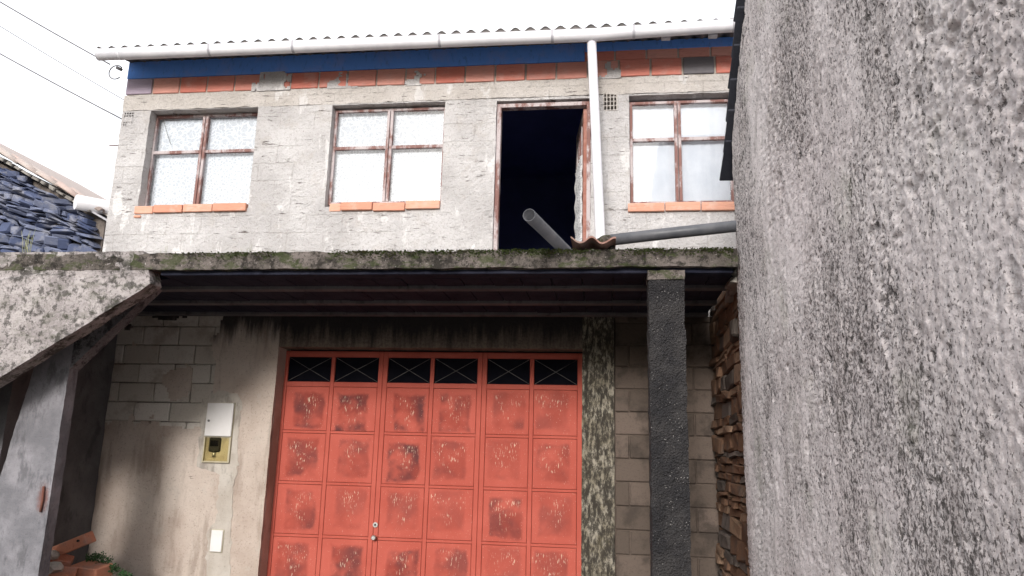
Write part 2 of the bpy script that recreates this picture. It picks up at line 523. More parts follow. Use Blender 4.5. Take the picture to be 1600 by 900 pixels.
def mat_lace():
    a = Mat('white_lace', 0.95, 0.05)
    flat = a.scaled(a.pos, (1, 0, 1))
    wv = a.n.new('ShaderNodeTexNoise'); wv.inputs['Scale'].default_value = 9; wv.inputs['Detail'].default_value = 3
    a.l.new(flat, wv.inputs['Vector'])
    add = a.n.new('ShaderNodeVectorMath'); add.operation = 'MULTIPLY_ADD'; add.inputs[1].default_value = (0.16, 0, 0.16)
    a.l.new(wv.outputs['Color'], add.inputs[0]); a.l.new(flat, add.inputs[2])
    v = a.voro(17, 'DISTANCE_TO_EDGE', add.outputs[0])
    n = a.noise(60, 3, 0.6, flat)
    up = a.mask(a.sep()[2], 4.95, 4.97)
    gx = a.voro(27, 'DISTANCE_TO_EDGE', a.scaled(a.pos, (1, 0, 1)), rand=0.85)
    sw = a.math('ADD', a.math('MULTIPLY', a.mask(v, 0.13, 0.05), up), a.math('MULTIPLY', a.mask(gx, 0.16, 0.06), a.math('SUBTRACT', 1.0, up)))
    f = a.math('ADD', sw, a.math('MULTIPLY', a.mask(n, 0.47, 0.56), 0.45))
    c = a.mix(a.mask(f, 0.1, 0.9), (0.50, 0.495, 0.50), (0.72, 0.71, 0.705))
    a.color(c); a.bump(n, 0.3, 0.006)
    return a.m

def mat_glass(name, tint=(0.96, 0.98, 1.0), refl=0.06):
    m_ = bpy.data.materials.new(name); m_.use_nodes = True
    n, l = m_.node_tree.nodes, m_.node_tree.links
    n.clear()
    o = n.new('ShaderNodeOutputMaterial'); mx = n.new('ShaderNodeMixShader')
    t = n.new('ShaderNodeBsdfTransparent'); g = n.new('ShaderNodeBsdfGlossy'); lw = n.new('ShaderNodeFresnel')
    lw.inputs['IOR'].default_value = 1.5
    t.inputs[0].default_value = (*tint, 1); g.inputs['Roughness'].default_value = 0.03
    l.new(lw.outputs[0], mx.inputs[0]); l.new(t.outputs[0], mx.inputs[1]); l.new(g.outputs[0], mx.inputs[2])
    l.new(mx.outputs[0], o.inputs[0])
    return m_

def mat_red_paint(name, scuffed):
    a = Mat(name, 0.7, 0.15)
    c = a.mix(a.mask(a.noise(2.5, 5), 0.35, 0.65), (0.42, 0.088, 0.062), (0.47, 0.106, 0.076))
    c = a.mix(a.math('MULTIPLY', a.mask(a.noise(12, 5, 0.7, a.scaled(a.pos, (1.5, 1, 0.6))), 0.56, 0.72), 0.35), c, (0.40, 0.075, 0.05))
    if scuffed:
        o = a.sep(a.obj())
        r2_ = a.math('FRACT', a.math('MULTIPLY', a.rnd(), 7.31)); r3_ = a.math('FRACT', a.math('MULTIPLY', a.rnd(), 23.7))
        ox = a.math('ADD', o[0], a.math('MULTIPLY', a.math('SUBTRACT', r2_, 0.5), 0.07))
        oz = a.math('ADD', o[2], a.math('MULTIPLY', a.math('SUBTRACT', r3_, 0.5), 0.08))
        ax, az = a.math('ABSOLUTE', ox), a.math('ABSOLUTE', oz)
        rv = a.n.new('ShaderNodeCombineXYZ')
        a.l.new(a.math('MULTIPLY', a.rnd(), 37.0), rv.inputs[0]); a.l.new(a.math('MULTIPLY', a.rnd(), 91.0), rv.inputs[2])
        va = a.n.new('ShaderNodeVectorMath'); va.operation = 'ADD'
        a.l.new(a.obj(), va.inputs[0]); a.l.new(rv.outputs[0], va.inputs[1])
        pv = va.outputs[0]
        wob = a.math('MULTIPLY', a.math('SUBTRACT', a.noise(5, 4, 0.6, pv), 0.5), 0.11)
        d = a.math('ADD', a.math('MAXIMUM', ax, a.math('MULTIPLY', az, 0.86)), wob)
        inside = a.mask(d, 0.185, 0.145)
        tone = a.mix(a.mask(a.noise(3, 2, 0.5, pv), 0.35, 0.65), (0.085, 0.03, 0.032), (0.27, 0.048, 0.034))
        c = a.mix(a.math('MULTIPLY', a.math('MULTIPLY', inside, a.math('ADD', 0.25, a.math('MULTIPLY', r3_, 0.75))), a.mask(a.noise(4, 3, 0.55, pv), 0.30, 0.60)), c, tone)
        # pale scratches and drips where the raised middle was rubbed, in a fan towards the top
        fan = a.math('SUBTRACT', ax, a.math('MULTIPLY', a.math('ADD', oz, 0.11), a.math('ADD', 0.3, a.math('MULTIPLY', r2_, 0.6))))
        fm = a.math('MULTIPLY', a.mask(fan, 0.05, -0.03), a.mask(az, 0.19, 0.13))
        fm = a.math('ADD', fm, a.math('MULTIPLY', inside, 0.22))
        sc = a.noise(1.0, 3, 0.6, a.scaled(pv, (95, 1, 15)))
        sm = a.math('MULTIPLY', a.math('MULTIPLY', a.mask(sc, 0.575, 0.64), a.mask(a.noise(9, 3, 0.6, pv), 0.42, 0.58)), a.mask(fm, 0.15, 0.8))
        c = a.mix(a.math('MULTIPLY', sm, 0.9), c, (0.70, 0.55, 0.42))
        a.bump(sm, 0.3, 0.002)
    c = a.mix(a.math('MULTIPLY', a.mask(a.noise(120, 2, 0.5, a.scaled(a.pos, (1.6, 1, 0.5))), 0.70, 0.74), 0.8), c, (0.62, 0.42, 0.34))
    a.color(c)
    a.bump(a.noise(40, 3), 0.12, 0.003)
    return a.m

def mat_plain(name, c0, c1=None, rough=0.6, spec=0.3, sc=8, metal=0.0, bump=0.15):
    a = Mat(name, rough, spec)
    a.b.inputs['Metallic'].default_value = metal
    c = a.mix(a.mask(a.noise(sc, 5, 0.65), 0.35, 0.68), c0, c1 if c1 else tuple(0.8*x for x in c0))
    a.color(c); a.bump(a.noise(sc*6, 4), bump, 0.003)
    return a.m

M['facade'] = mat_facade()
M['rough'] = mat_rough_wall()
M['slab'] = mat_weathered('mossy_slab_concrete', (0.115, 0.10, 0.088), (0.21, 0.18, 0.165), (0.024, 0.022, 0.019), 0.47, 0.35, 0.7)
M['stairwall'] = mat_weathered('lichen_stair_concrete', (0.34, 0.305, 0.30), (0.52, 0.475, 0.465), (0.045, 0.042, 0.037), 0.49, 0.6, 0.3)
M['pillar_dark'] = mat_dark_pillar()
M['strut'] = mat_weathered('stained_strut_concrete', (0.17, 0.165, 0.175), (0.27, 0.26, 0.27), (0.05, 0.05, 0.052), 0.52, 0.3, 0.0)
M['pillar_left'] = mat_concrete('grey_pillar_concrete', (0.16, 0.157, 0.17), (0.26, 0.252, 0.27), rust=(-4.77, 6.12, 1.13))
M['soffit'] = mat_concrete('shaded_soffit_concrete', (0.016, 0.018, 0.032), (0.03, 0.032, 0.05))  # recess shade and its navy tint put into the base colour
M['joist'] = mat_concrete('dark_joist_concrete', (0.11, 0.105, 0.11), (0.15, 0.145, 0.15))  # dark grey concrete tone
M['plaster'] = mat_lower_plaster()
M['patch'] = mat_concrete('pale_cement_patch', (0.44, 0.39, 0.34), (0.54, 0.50, 0.45), speck=0.4)
M['mould'] = mat_mould()
M['soot_shade'] = mat_soot_shade()
M['mortar'] = mat_concrete('dark_mortar', (0.13, 0.11, 0.10), (0.20, 0.17, 0.15))
M['block'] = mat_tinted('cement_block', (0.52, 0.475, 0.42), (0.64, 0.60, 0.55), (0.36, 0.30, 0.255), sc=4)
M['block_brown'] = mat_tinted('brown_cement_block', (0.095, 0.074, 0.06), (0.15, 0.115, 0.095), (0.05, 0.04, 0.034), sc=4)  # dark brown block tone
M['lintel'] = mat_facade('lintel_plaster', (0.53, 0.49, 0.455), (0.61, 0.57, 0.54))
M['brick'] = mat_tinted('red_hollow_brick', (0.60, 0.20, 0.15), (0.66, 0.34, 0.28), (0.60, 0.32, 0.27), sc=6, streak=(0.35, 1, 3.2), fine=26)
M['brick_pale'] = mat_tinted('orange_sill_brick', (0.58, 0.27, 0.185), (0.66, 0.36, 0.26), (0.60, 0.42, 0.34), sc=6, streak=(0.35, 1, 3.2), fine=26)
M['brick_grey'] = mat_tinted('grey_hollow_brick', (0.17, 0.16, 0.17), (0.22, 0.20, 0.21), None, sc=6, streak=(0.35, 1, 3.2), fine=26)
M['brick_violet'] = mat_tinted('violet_grey_brick', (0.34, 0.28, 0.36), (0.40, 0.33, 0.40), None, sc=6, streak=(0.35, 1, 3.2), fine=26)
M['rubble_brick'] = mat_tinted('dusty_broken_brick', (0.42, 0.16, 0.10), (0.55, 0.25, 0.16), (0.36, 0.22, 0.18), sc=7)
M['wood'] = mat_paint_wood()
M['wood_brown'] = mat_plain('red_brown_door_wood', (0.30, 0.12, 0.085), (0.42, 0.22, 0.18), 0.7)
M['lace'] = mat_lace()
M['glass'] = mat_glass('window_glass')
M['yellow_glass'] = mat_glass('yellowed_cover', (0.95, 0.92, 0.78))
M['plain_curtain'] = mat_plain('plain_white_curtain', (0.74, 0.73, 0.74), (0.66, 0.66, 0.68), 0.95, 0.05, 5)
M['glass_dark'] = mat_plain('dirty_black_glass', (0.004, 0.0045, 0.008), (0.007, 0.007, 0.011), 0.85, 0.05)
M['red'] = mat_red_paint('red_metal_paint', False)
M['red_panel'] = mat_red_paint('scuffed_red_panel_paint', True)
M['bar'] = mat_plain('dull_grey_bar', (0.16, 0.155, 0.15), (0.10, 0.095, 0.09), 0.6)
M['gutter'] = mat_plain('white_plastic_gutter', (0.72, 0.71, 0.73), (0.62, 0.61, 0.64), 0.45, 0.35, 3)
M['gutter_band'] = mat_plain('grey_gutter_band', (0.42, 0.41, 0.44), None, 0.5)
M['blue'] = mat_tinted('blue_eave_shade', (0.13, 0.32, 0.84), (0.14, 0.34, 0.86), (0.22, 0.33, 0.74), 0.85, sc=3, fine=22, streak=(1, 1, 0.4))  # blue shadow under the gutter, painted as base colour
M['roof'] = mat_tinted('fibre_cement_sheet', (0.15, 0.14, 0.135), (0.18, 0.165, 0.16), (0.09, 0.085, 0.08), sc=7)
M['room'] = mat_plain('navy_room_shade', (0.085, 0.10, 0.24), (0.07, 0.085, 0.20), 0.9, 0.05, 2)  # navy shadow tint of the interior put into the wall colour
M['grey_pipe'] = mat_plain('dark_grey_drain_plastic', (0.07, 0.073, 0.083), (0.11, 0.11, 0.12), 0.45, 0.4, 6)
M['clay'] = mat_tinted('old_clay_tile', (0.30, 0.17, 0.14), (0.34, 0.20, 0.165), (0.27, 0.235, 0.21), sc=9)
M['old_tile'] = mat_tinted('weathered_pink_tile', (0.40, 0.35, 0.325), (0.46, 0.35, 0.31), (0.42, 0.39, 0.36), sc=8)
M['slate'] = mat_tinted('dark_roof_slate', (0.028, 0.03, 0.042), (0.05, 0.052, 0.065), None, 0.75)
M['schist'] = mat_tinted('blue_grey_schist', (0.06, 0.078, 0.15), (0.17, 0.19, 0.27), (0.27, 0.27, 0.30), sc=5, streak=(0.5, 1, 2.4), fine=30)  # stone's own blue-grey, with the blue cast of the shade added
M['rubble'] = mat_tinted('brown_field_stone', (0.11, 0.06, 0.037), (0.20, 0.115, 0.072), (0.085, 0.07, 0.06), sc=7)
M['rubble_grey'] = mat_tinted('grey_field_stone', (0.08, 0.065, 0.055), (0.14, 0.115, 0.10), (0.06, 0.05, 0.045), sc=7)
M['rubble_tan'] = mat_tinted('tan_field_stone', (0.20, 0.125, 0.08), (0.27, 0.18, 0.125), (0.12, 0.085, 0.06), sc=9)
M['rubble_pale'] = mat_tinted('pale_field_stone', (0.24, 0.22, 0.20), (0.32, 0.30, 0.27), (0.12, 0.11, 0.1), sc=7)
M['earth'] = mat_tinted('brown_earth_mortar', (0.09, 0.053, 0.033), (0.11, 0.065, 0.04), (0.05, 0.037, 0.028), sc=6)
M['white_box'] = mat_plain('white_enamel', (0.74, 0.72, 0.71), (0.68, 0.66, 0.64), 0.45, 0.4, 4)
M['cream'] = mat_plain('yellowed_plastic', (0.50, 0.46, 0.34), (0.42, 0.37, 0.26), 0.5)
M['black'] = mat_plain('black_plastic', (0.02, 0.02, 0.022), None, 0.45)
M['chrome'] = mat_plain('worn_steel', (0.55, 0.54, 0.52), None, 0.35, 0.5, 10, 0.8)
M['rust'] = mat_plain('rusty_steel', (0.11, 0.04, 0.03), (0.17, 0.07, 0.05), 0.9)
M['cable'] = mat_plain('grey_cable', (0.16, 0.15, 0.16), None, 0.7)
M['leaf'] = mat_tinted('green_leaf', (0.035, 0.085, 0.03), (0.06, 0.13, 0.045), None, 0.6)
M['moss'] = mat_tinted('green_moss', (0.035, 0.05, 0.014), (0.06, 0.08, 0.022), (0.09, 0.07, 0.04), 0.95, sc=9)
M['straw'] = mat_plain('dry_grass', (0.38, 0.38, 0.26), (0.28, 0.30, 0.18), 0.9)
M['ground'] = mat_concrete('dusty_lane_surface', (0.085, 0.078, 0.07), (0.12, 0.11, 0.10))
M['sky_blocker'] = mat_plain('sky_blocker_green', (0.05, 0.065, 0.03), (0.035, 0.05, 0.025), 0.95, 0.1, 0.05)  # surface of the added terrain ring that blocks low sky

# ------------------------------------------------------------------ ground
g = mk('ground', [(-70, -70, 0), (70, -70, 0), (70, 70, 0), (-70, 70, 0)], [(0, 1, 2, 3)], M['ground'])
tag(g, kind='structure')
# unseen terrain ring, added to cut low sky light into the recess
def low_sky_blocker():
    V, F = [], []
    na = 72
    rings = [(60, -0.5), (90, 7), (130, 16), (180, 24), (240, 20)]
    for q, (r_, h_) in enumerate(rings):
        for a in range(na):
            t = 2*math.pi*a/na
            k_ = 1+0.22*math.sin(3*t+0.7)+0.16*math.sin(7*t+2)+0.08*math.sin(13*t)
            V.append((r_*math.cos(t), r_*math.sin(t), h_*(k_ if q else 1)))
    for q in range(len(rings)-1):
        for a in range(na):
            b = (a+1) % na
            F.append((q*na+a, q*na+b, (q+1)*na+b, (q+1)*na+a))
    return tag(mk('low_sky_blocker', V, F, M['sky_blocker'], smooth=True), kind='structure')
low_sky_blocker()

# ------------------------------------------------------------------ main house
YF = 7.70
house = thing('house', (-1.8, YF, 0), 'two storey unfinished house with grey plaster, brick courses and red garage door', 'house')
HX0, HX1 = -5.72, 2.2
WIN = [(-5.36, -4.02, 4.235, 5.465), (-3.12, -1.80, 4.235, 5.458), (0.245, 1.33, 4.215, 5.455)]
DOOR = (-1.215, -0.17, 3.175, 5.44)
VENT_R = (-0.035, 0.118, 5.283, 5.503)
VENT_L = (-5.70, -5.565, 5.27, 5.46)
sheet('wall', HX0, HX1, 3.0, 5.47, YF, M['facade'], house, WIN+[DOOR, VENT_R, VENT_L], depth=0.22, seed=4, amp=0.007, fr=19)
sheet('lintel_band', HX0-0.008, HX1, 5.472, 5.672, YF-0.006, M['lintel'], house, (), depth=0.2, amp=0.010, fr=17, seed=8, edge=0.012)
# wall body behind the brick courses, side walls, rear wall
box('wall_core', HX0+0.02, HX1, YF+0.006, YF+0.2, 5.67, 6.1, M['patch'], house, 0)
box('side_wall', HX0, HX0+0.2, YF+0.222, 13.0, 0, 6.0, M['facade'], house, 0)
box('side_wall', HX1-0.2, HX1, YF+0.222, 13.0, 0, 6.0, M['facade'], house, 0)
box('rear_wall', HX0, HX1, 13.0, 13.2, 0, 6.0, M['facade'], house, 0)
# dark room behind the openings
box('room_floor', HX0+0.2, HX1-0.2, YF+0.222, 13.0, 2.95, 3.12, M['room'], house, 0)
box('room_ceiling', HX0+0.2, HX1-0.2, YF+0.222, 13.0, 5.86, 5.9, M['room'], house, 0)
box('room_wall', HX0+0.2, HX1-0.2, 11.2, 11.3, 3.12, 5.86, M['room'], house, 0)
box('room_wall', HX0+0.2, HX0+0.24, YF+0.23, 11.2, 3.12, 5.86, M['room'], house, 0)
box('room_wall', HX1-0.24, HX1-0.2, YF+0.23, 11.2, 3.12, 5.86, M['room'], house, 0)

# top brick course and the shaded course above it at the right
src = {}
def brick_src(key, mat, L, H, D=0.11):
    if key not in src:
        b = mkbm('brick', box_bm(L, D, H, 0.006, 0.004), M[mat], house, (0, 0, 0))
        src[key] = b
        return b, True
    return src[key], False
def put_brick(key, mat, x, y, z, L, H, D=0.11, rot=(0, 0, 0), scale=(1, 1, 1)):
    b, new = brick_src(key, mat, L, H, D)
    if new:
        WLOC[b.name] = Vector((x, y, z)); b.location = (x, y, z); b.rotation_euler = rot; b.scale = scale
        return b
    return dup(b, (x, y, z), house, rot, scale)
x = HX0+0.0
k = 0
while x < HX1-0.1:
    w = 0.3445
    key, mt = 'top', 'brick'
    if k == 0: key, mt = 'topv', 'brick_violet'
    if abs(x+w/2-1.04) < 0.17: key, mt = 'topg', 'brick_grey'
    put_brick(key, mt, x+w/2, YF+0.045+random.uniform(-0.006, 0.006), 5.781, w-0.02, 0.198,
              rot=(0, random.uniform(-0.008, 0.008), random.uniform(-0.01, 0.01)), scale=(random.uniform(0.985, 1.01), 1, 1))
    x += w; k += 1
x = -0.25
while x < HX1-0.1:
    put_brick('top', 'brick', x+0.172, YF+0.05, 5.986, 0.3, 0.198, rot=(0, 0, random.uniform(-0.01, 0.01)))
    x += 0.3445
# mortar joints smear between the top bricks and a cement smear over two of them
sheet('cement_smear', -4.12, -3.62, 5.66, 5.90, YF-0.022, M['facade'], house, (), depth=0.03, seed=21,
      keep=lambda X, Z: (np.abs(X+3.87+0.05*np.sin(Z*31)) < 0.23-0.35*(Z-5.66)+0.04*np.sin(X*70)))

for sx_, sw_, sd_ in ((-3.05, 0.17, 22), (-2.15, 0.10, 23), (0.05, 0.12, 24)):
    sheet('cement_smear', sx_-0.3, sx_+0.3, 5.66, 5.86, YF-0.016, M['facade'], house, (), depth=0.03, amp=0.004, seed=sd_,
          keep=lambda X, Z, c_=sx_, w_=sw_: (np.abs(X-c_+0.05*np.sin(Z*37+c_)) < w_-1.0*w_*(Z-5.66)/0.2+0.03*np.sin(X*61)))
# eave: wall band with blue eave shadow in its colour, and corrugated roof
box('eave_shade_band', HX0, -0.24, YF-0.012, YF+0.1, 5.886, 6.105, M['blue'], house, 0.003)
box('eave_shade_band', -0.235, HX1, YF-0.010, YF+0.1, 5.995, 6.105, M['blue'], house, 0.003)
for xx in (0.62, 1.10, 1.62):
    box('gutter_bracket', xx-0.045, xx+0.045, 7.27, 7.33, 5.878, 5.93, M['gutter_band'], house, 0.003)
def corrugated():
    V, F = [], []
    pitch, ampw = 0.16, 0.024
    n = int((HX1+0.05-(HX0-0.06))/pitch*10)
    xs = [HX0-0.06+i*pitch/10 for i in range(n+1)]
    rows = [(7.19, 5.978), (9.2, 6.46), (13.3, 7.46)]
    for t in (0, 0.008):
        for y, z in rows:
            for xx in xs:
                V.append((xx, y, z+ampw*math.cos(2*math.pi*xx/pitch)+t+0.02))
    nx = len(xs)
    off = nx*len(rows)
    for j in range(len(rows)-1):
        for i in range(nx-1):
            a = j*nx+i
            F.append((a, a+nx, a+nx+1, a+1)); F.append((off+a, off+a+1, off+a+nx+1, off+a+nx))
    for i in range(nx-1):
        F.append((i, i+1, off+i+1, off+i))
    for j in range(len(rows)-1):
        a = j*nx; F.append((a, off+a, off+a+nx, a+nx))
    return mk('roof', V, F, M['roof'], house)
roof = corrugated()
def filler():
    V, F = [], []
    n = int((HX1-(HX0-0.04))/0.016)
    for i in range(n+1):
        xx = HX0-0.04+i*0.016
        zt = 5.978+0.024*math.cos(2*math.pi*xx/0.16)+0.02
        V += [(xx, 7.20, 5.945), (xx, 7.20, zt), (xx, 7.26, zt+0.014), (xx, 7.26, 5.945)]
    for i in range(n):
        a = i*4; F += [(a, a+4, a+5, a+1), (a+1, a+5, a+6, a+2), (a, a+3, a+7, a+4)]
    mk('eave_filler', V, F, M['roof'], roof)
filler()
# half-round gutter with joint bands, outlet and downpipe
def gutter():
    path = [(-5.78, 5.992), (-4.4, 5.986), (-1.8, 5.976), (-0.6, 5.970), (-0.13, 5.968), (0.4, 5.985), (HX1, 6.03)]
    V, F = [], []
    ns = 14
    for xx, zt in path:
        for ins in (0, 1):
            r = 0.062 if ins == 0 else 0.056
            for s_ in range(ns+1):
                a = math.pi*s_/ns
                V.append((xx, 7.235-r*math.cos(a), zt-0.045-(r*1.05)*math.sin(a) if 0 < s_ < ns else zt))
    w = 2*(ns+1)
    for i in range(len(path)-1):
        for s_ in range(ns):
            a = i*w+s_; F.append((a, a+1, a+w+1, a+w))
            b = i*w+(ns+1)+s_; F.append((b, b+w, b+w+1, b+1))
        for s_ in (0, ns):
            a = i*w+s_; b = a+ns+1; F.append((a, a+w, b+w, b))
    F.append(tuple(range(ns+1)))
    gt = mk('gutter', V, F, M['gutter'], house)
    for p in gt.data.polygons: p.use_smooth = len(p.vertices) == 4
    for xx, zt in ((-5.5, 5.991), (-4.41, 5.986), (-3.43, 5.981), (-1.78, 5.976), (-0.565, 5.97), (0.285, 5.981), (1.3, 6.01)):
        V, F = [], []
        for q, dx in enumerate((-0.014, 0.014)):
            for s_ in range(ns+1):
                a = math.pi*s_/ns
                V.append((xx+dx, 7.235-0.066*math.cos(a), zt-0.045-0.069*math.sin(a) if 0 < s_ < ns else zt+0.006))
        for s_ in range(ns): F.append((s_, s_+1, ns+1+s_+1, ns+1+s_))
        mk('joint_band', V, F, M['gutter_band'] if xx > -5.4 else M['gutter'], gt)
    return gt
gut = gutter()
dp = tube('downpipe', [(-0.155, 7.27, 5.905), (-0.06, 7.27, 3.66)], 0.048, M['gutter'], house, 24, inner=0.044)
tube('pipe_collar', [(-0.155, 7.27, 5.93), (-0.152, 7.27, 5.86)], 0.054, M['gutter'], dp, 24, inner=0.049)

# windows: peeling frame, four panes, lace curtain, brick sill
def window(x0, x1, z0, z1, xm, zm, yf, sill, cloth='lace'):
    f = 0.032
    bars = [(x0, x0+f, yf, yf+0.05, z0, z1), (x1-f, x1, yf, yf+0.05, z0, z1), (x0+f, x1-f, yf+0.001, yf+0.049, z1-f, z1), (x0+f, x1-f, yf+0.001, yf+0.049, z0, z0+f)]
    w = boxes('window', bars, M['wood'], house)
    boxes('mullion', [(xm-0.036, xm-0.004, yf-0.006, yf+0.044, z0+f, z1-f), (xm+0.004, xm+0.036, yf-0.006, yf+0.044, z0+f, z1-f)], M['wood'], w)
    for a, b in ((x0+f, xm-0.036), (xm+0.036, x1-f)):
        box('crossbar', a, b, yf+0.002, yf+0.04, zm-0.019, zm+0.019, M['wood'], w, 0.003)
        for c, d in ((z0+f, zm-0.019), (zm+0.019, z1-f)):
            box('pane', a, b, yf+0.020, yf+0.024, c, d, M['glass'], w, 0)
    # softly folded lace curtain
    xs = np.linspace(x0-0.02, x1+0.02, 70); V = []; F = []
    for j, zz in enumerate((z0-0.02, (z0+z1)/2, z1+0.02)):
        for xx in xs:
            V.append((xx, yf+0.075+0.003*math.sin(xx*55+0.6*math.sin(xx*17)+j*0.3), zz))
    for j in range(2):
        for i in range(69):
            a = j*70+i; F.append((a, a+1, a+71, a+70))
    mk('curtain', V, F, M[cloth], w, smooth=True)
    for a, b, dz, dep in sill:
        box('sill_brick', a, b, YF-0.035+dep, yf-0.002, z0-0.103+dz, z0-0.012+dz, M['brick_pale'], w, 0.005)
    return w
w1 = window(-5.372, -4.05, 4.285, 5.46, -4.725, 4.985, YF+0.12,
       [(-5.385, -5.16, 0.0, 0.015), (-5.145, -4.795, 0.006, 0), (-4.785, -4.435, 0.01, 0.004), (-4.425, -4.03, 0.012, -0.004)])
w2 = window(-3.118, -1.80, 4.285, 5.44, -2.455, 4.965, YF+0.09,
       [(-3.06, -2.93, -0.004, 0.03), (-2.92, -2.565, 0, 0), (-2.555, -2.195, -0.012, 0.004), (-2.185, -1.805, 0.004, 0)])
w3 = window(0.25, 1.33, 4.22, 5.40, 0.762, 4.955, YF+0.05,
       [(0.222, 0.60, 0, 0), (0.61, 0.97, 0.004, 0.002), (0.98, 1.35, 0.0, 0.0)], 'plain_curtain')
# slat lying on the left window's sill, long crack in its upper pane
box('sill_slat', -4.76, -4.10, YF+0.03, YF+0.055, 4.281, 4.294, M['bar'], w1, 0.002)
tube('pane_crack', [(-5.28, YF+0.134, 5.42), (-5.2, YF+0.134, 5.22), (-5.14, YF+0.134, 5.09)], 0.003, M['bar'], w1, 5)
# fragment of brick below the left sill
box('brick_fragment', -5.385, -5.30, YF-0.02, YF+0.05, 4.135, 4.165, M['brick_pale'], house, 0.006, 0.05)

# vent bricks
def vent(x0, x1, z0, z1, nx, nz, mat, broken=0):
    b = 0.011
    bars = [(x0, x1, YF-0.004, YF+0.08, z0, z0+b), (x0, x1, YF-0.004, YF+0.08, z1-b, z1)]
    cw = (x1-x0)/nx; ch = (z1-z0-2*b)/nz
    for i in range(nx+1):
        xx = min(max(x0+i*cw, x0+b/2), x1-b/2)
        bars.append((xx-b/2, xx+b/2, YF-0.003, YF+0.079, z0+b, z1-b))
    v = boxes('vent_brick', bars, mat, house, 0.001)
    hb = []
    for j in range(1, nz):
        zz = z0+b+j*ch
        hb.append((x0+b, x1-b, YF-0.001, YF+0.077, zz-b/2, zz+b/2))
    boxes('vent_rib', hb, mat, v, 0.001)
    box('vent_back', x0, x1, YF+0.082, YF+0.1, z0, z1, M['black'], v, 0)
    if broken:
        boxes('mortar_fill', [(x0+0.012, x1-0.012, YF-0.006, YF+0.03, z0+0.055, z1-0.07), (x0+0.05, x1-0.012, YF-0.006, YF+0.03, z0+0.005, z0+0.05)], M['facade'], v, 0.006)
vent(-0.035, 0.118, 5.283, 5.503, 4, 4, M['lintel'])
vent(-5.70, -5.565, 5.27, 5.46, 4, 6, M['facade'], 1)

# open doorway: frame and the leaf swung inside
dfr = boxes('door_frame', [(-1.212, -1.165, YF+0.03, YF+0.12, 3.18, 5.42), (-0.215, -0.172, YF+0.03, YF+0.12, 3.18, 5.42), (-1.165, -0.215, YF+0.03, YF+0.12, 5.375, 5.42)], M['wood'], house)
def door_leaf():
    # leaf lies in its own plane, hinge at the right jamb, swung in by about 80 degrees
    h = Vector((-0.232, YF+0.10, 3.2)); a = R(98)
    d = Vector((math.cos(a), math.sin(a), 0)); nrm = Vector((-d.y, d.x, 0))
    def slab(name, u0, u1, z0, z1, t0, t1, mat, par):
        V = []
        for zz in (z0, z1):
            for t in (t0, t1):
                for u in (u0, u1):
                    V.append(tuple(h + d*u + nrm*t + Vector((0, 0, zz))))
        return mk(name, V, [(0, 1, 3, 2), (4, 6, 7, 5), (0, 4, 5, 1), (2, 3, 7, 6), (0, 2, 6, 4), (1, 5, 7, 3)], mat, par)
    L = slab('door_leaf', 0, 0.10, 0, 2.17, -0.02, 0.02, M['wood_brown'], house)
    slab('stile', 0.72, 0.82, 0, 2.17, -0.02, 0.02, M['wood'], L)
    for z0 in (0.0, 0.62, 1.25, 2.07):
        slab('rail', 0.10, 0.72, z0, z0+0.10, -0.019, 0.019, M['wood'], L)
    for u in (0.25, 0.41, 0.57):
        slab('upright', u-0.015, u+0.015, 0.72, 2.07, -0.018, 0.018, M['wood'], L)
    slab('lower_panel', 0.10, 0.72, 0.10, 0.62, -0.008, 0.008, M['wood_brown'], L)
    # torn lace hanging on the leaf
    V, F = [], []
    nu, nz = 24, 30
    for j in range(nz+1):
        zz = 0.55+1.1*j/nz
        for i in range(nu+1):
            u = 0.08+0.62*i/nu
            zz2 = zz+0.16*(i/nu)*(1-j/nz)
            V.append(tuple(h + d*u + nrm*(0.034+0.014*math.sin(u*60)+0.008*math.sin(zz*23)) + Vector((0, 0, zz2))))
    for j in range(nz):
        for i in range(nu):
            q = j*(nu+1)+i; F.append((q, q+1, q+nu+2, q+nu+1))
    mk('torn_lace', V, F, M['lace'], L, smooth=True)
    return L
door_leaf()

# lower storey walls
GX0, GX1, GZ1 = -3.50, -0.25, 2.66
# plaster left of the garage: covers the blocks low down and next to the jamb
def keep_left(X, Z):
    P = np.stack([X.ravel(), np.full(X.size, 7.7), Z.ravel()], 1)
    n = fbm(P, 4.0, 77, 4).reshape(X.shape); n2 = fbm(P, 2.2, 99, 3).reshape(X.shape)
    border = 1.80+0.16*n
    xr = -4.13+0.30*n2+0.10*n
    low_right = 2.34+0.12*n
    return (Z < border) | (X > xr) | ((X > -4.35+0.08*n) & (Z > 2.27) & (Z < low_right) & False) | (n2+0.5*n > 0.42)
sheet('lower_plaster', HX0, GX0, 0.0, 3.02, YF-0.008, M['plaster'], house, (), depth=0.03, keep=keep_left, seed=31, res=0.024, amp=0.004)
sheet('door_head_plaster', GX0+0.001, GX1-0.001, GZ1, 3.02, YF-0.006, M['soot_shade'], house, (), depth=0.22, seed=33, res=0.03)
sheet('jamb_plaster', GX1, 0.07, 0.0, 3.02, YF-0.012, M['mould'], house, (), depth=0.22, seed=35, res=0.024)
box('wall_core', HX0, GX0-0.004, YF+0.045, YF+0.3, 0, 3.0, M['mortar'], house, 0)
box('wall_core', 0.075, HX1, YF+0.022, YF+0.3, 0, 3.0, M['block_brown'], house, 0)
box('garage_jamb', GX0-0.02, GX0+0.0, YF+0.03, YF+0.3, 0, GZ1+0.02, M['plaster'], house, 0)
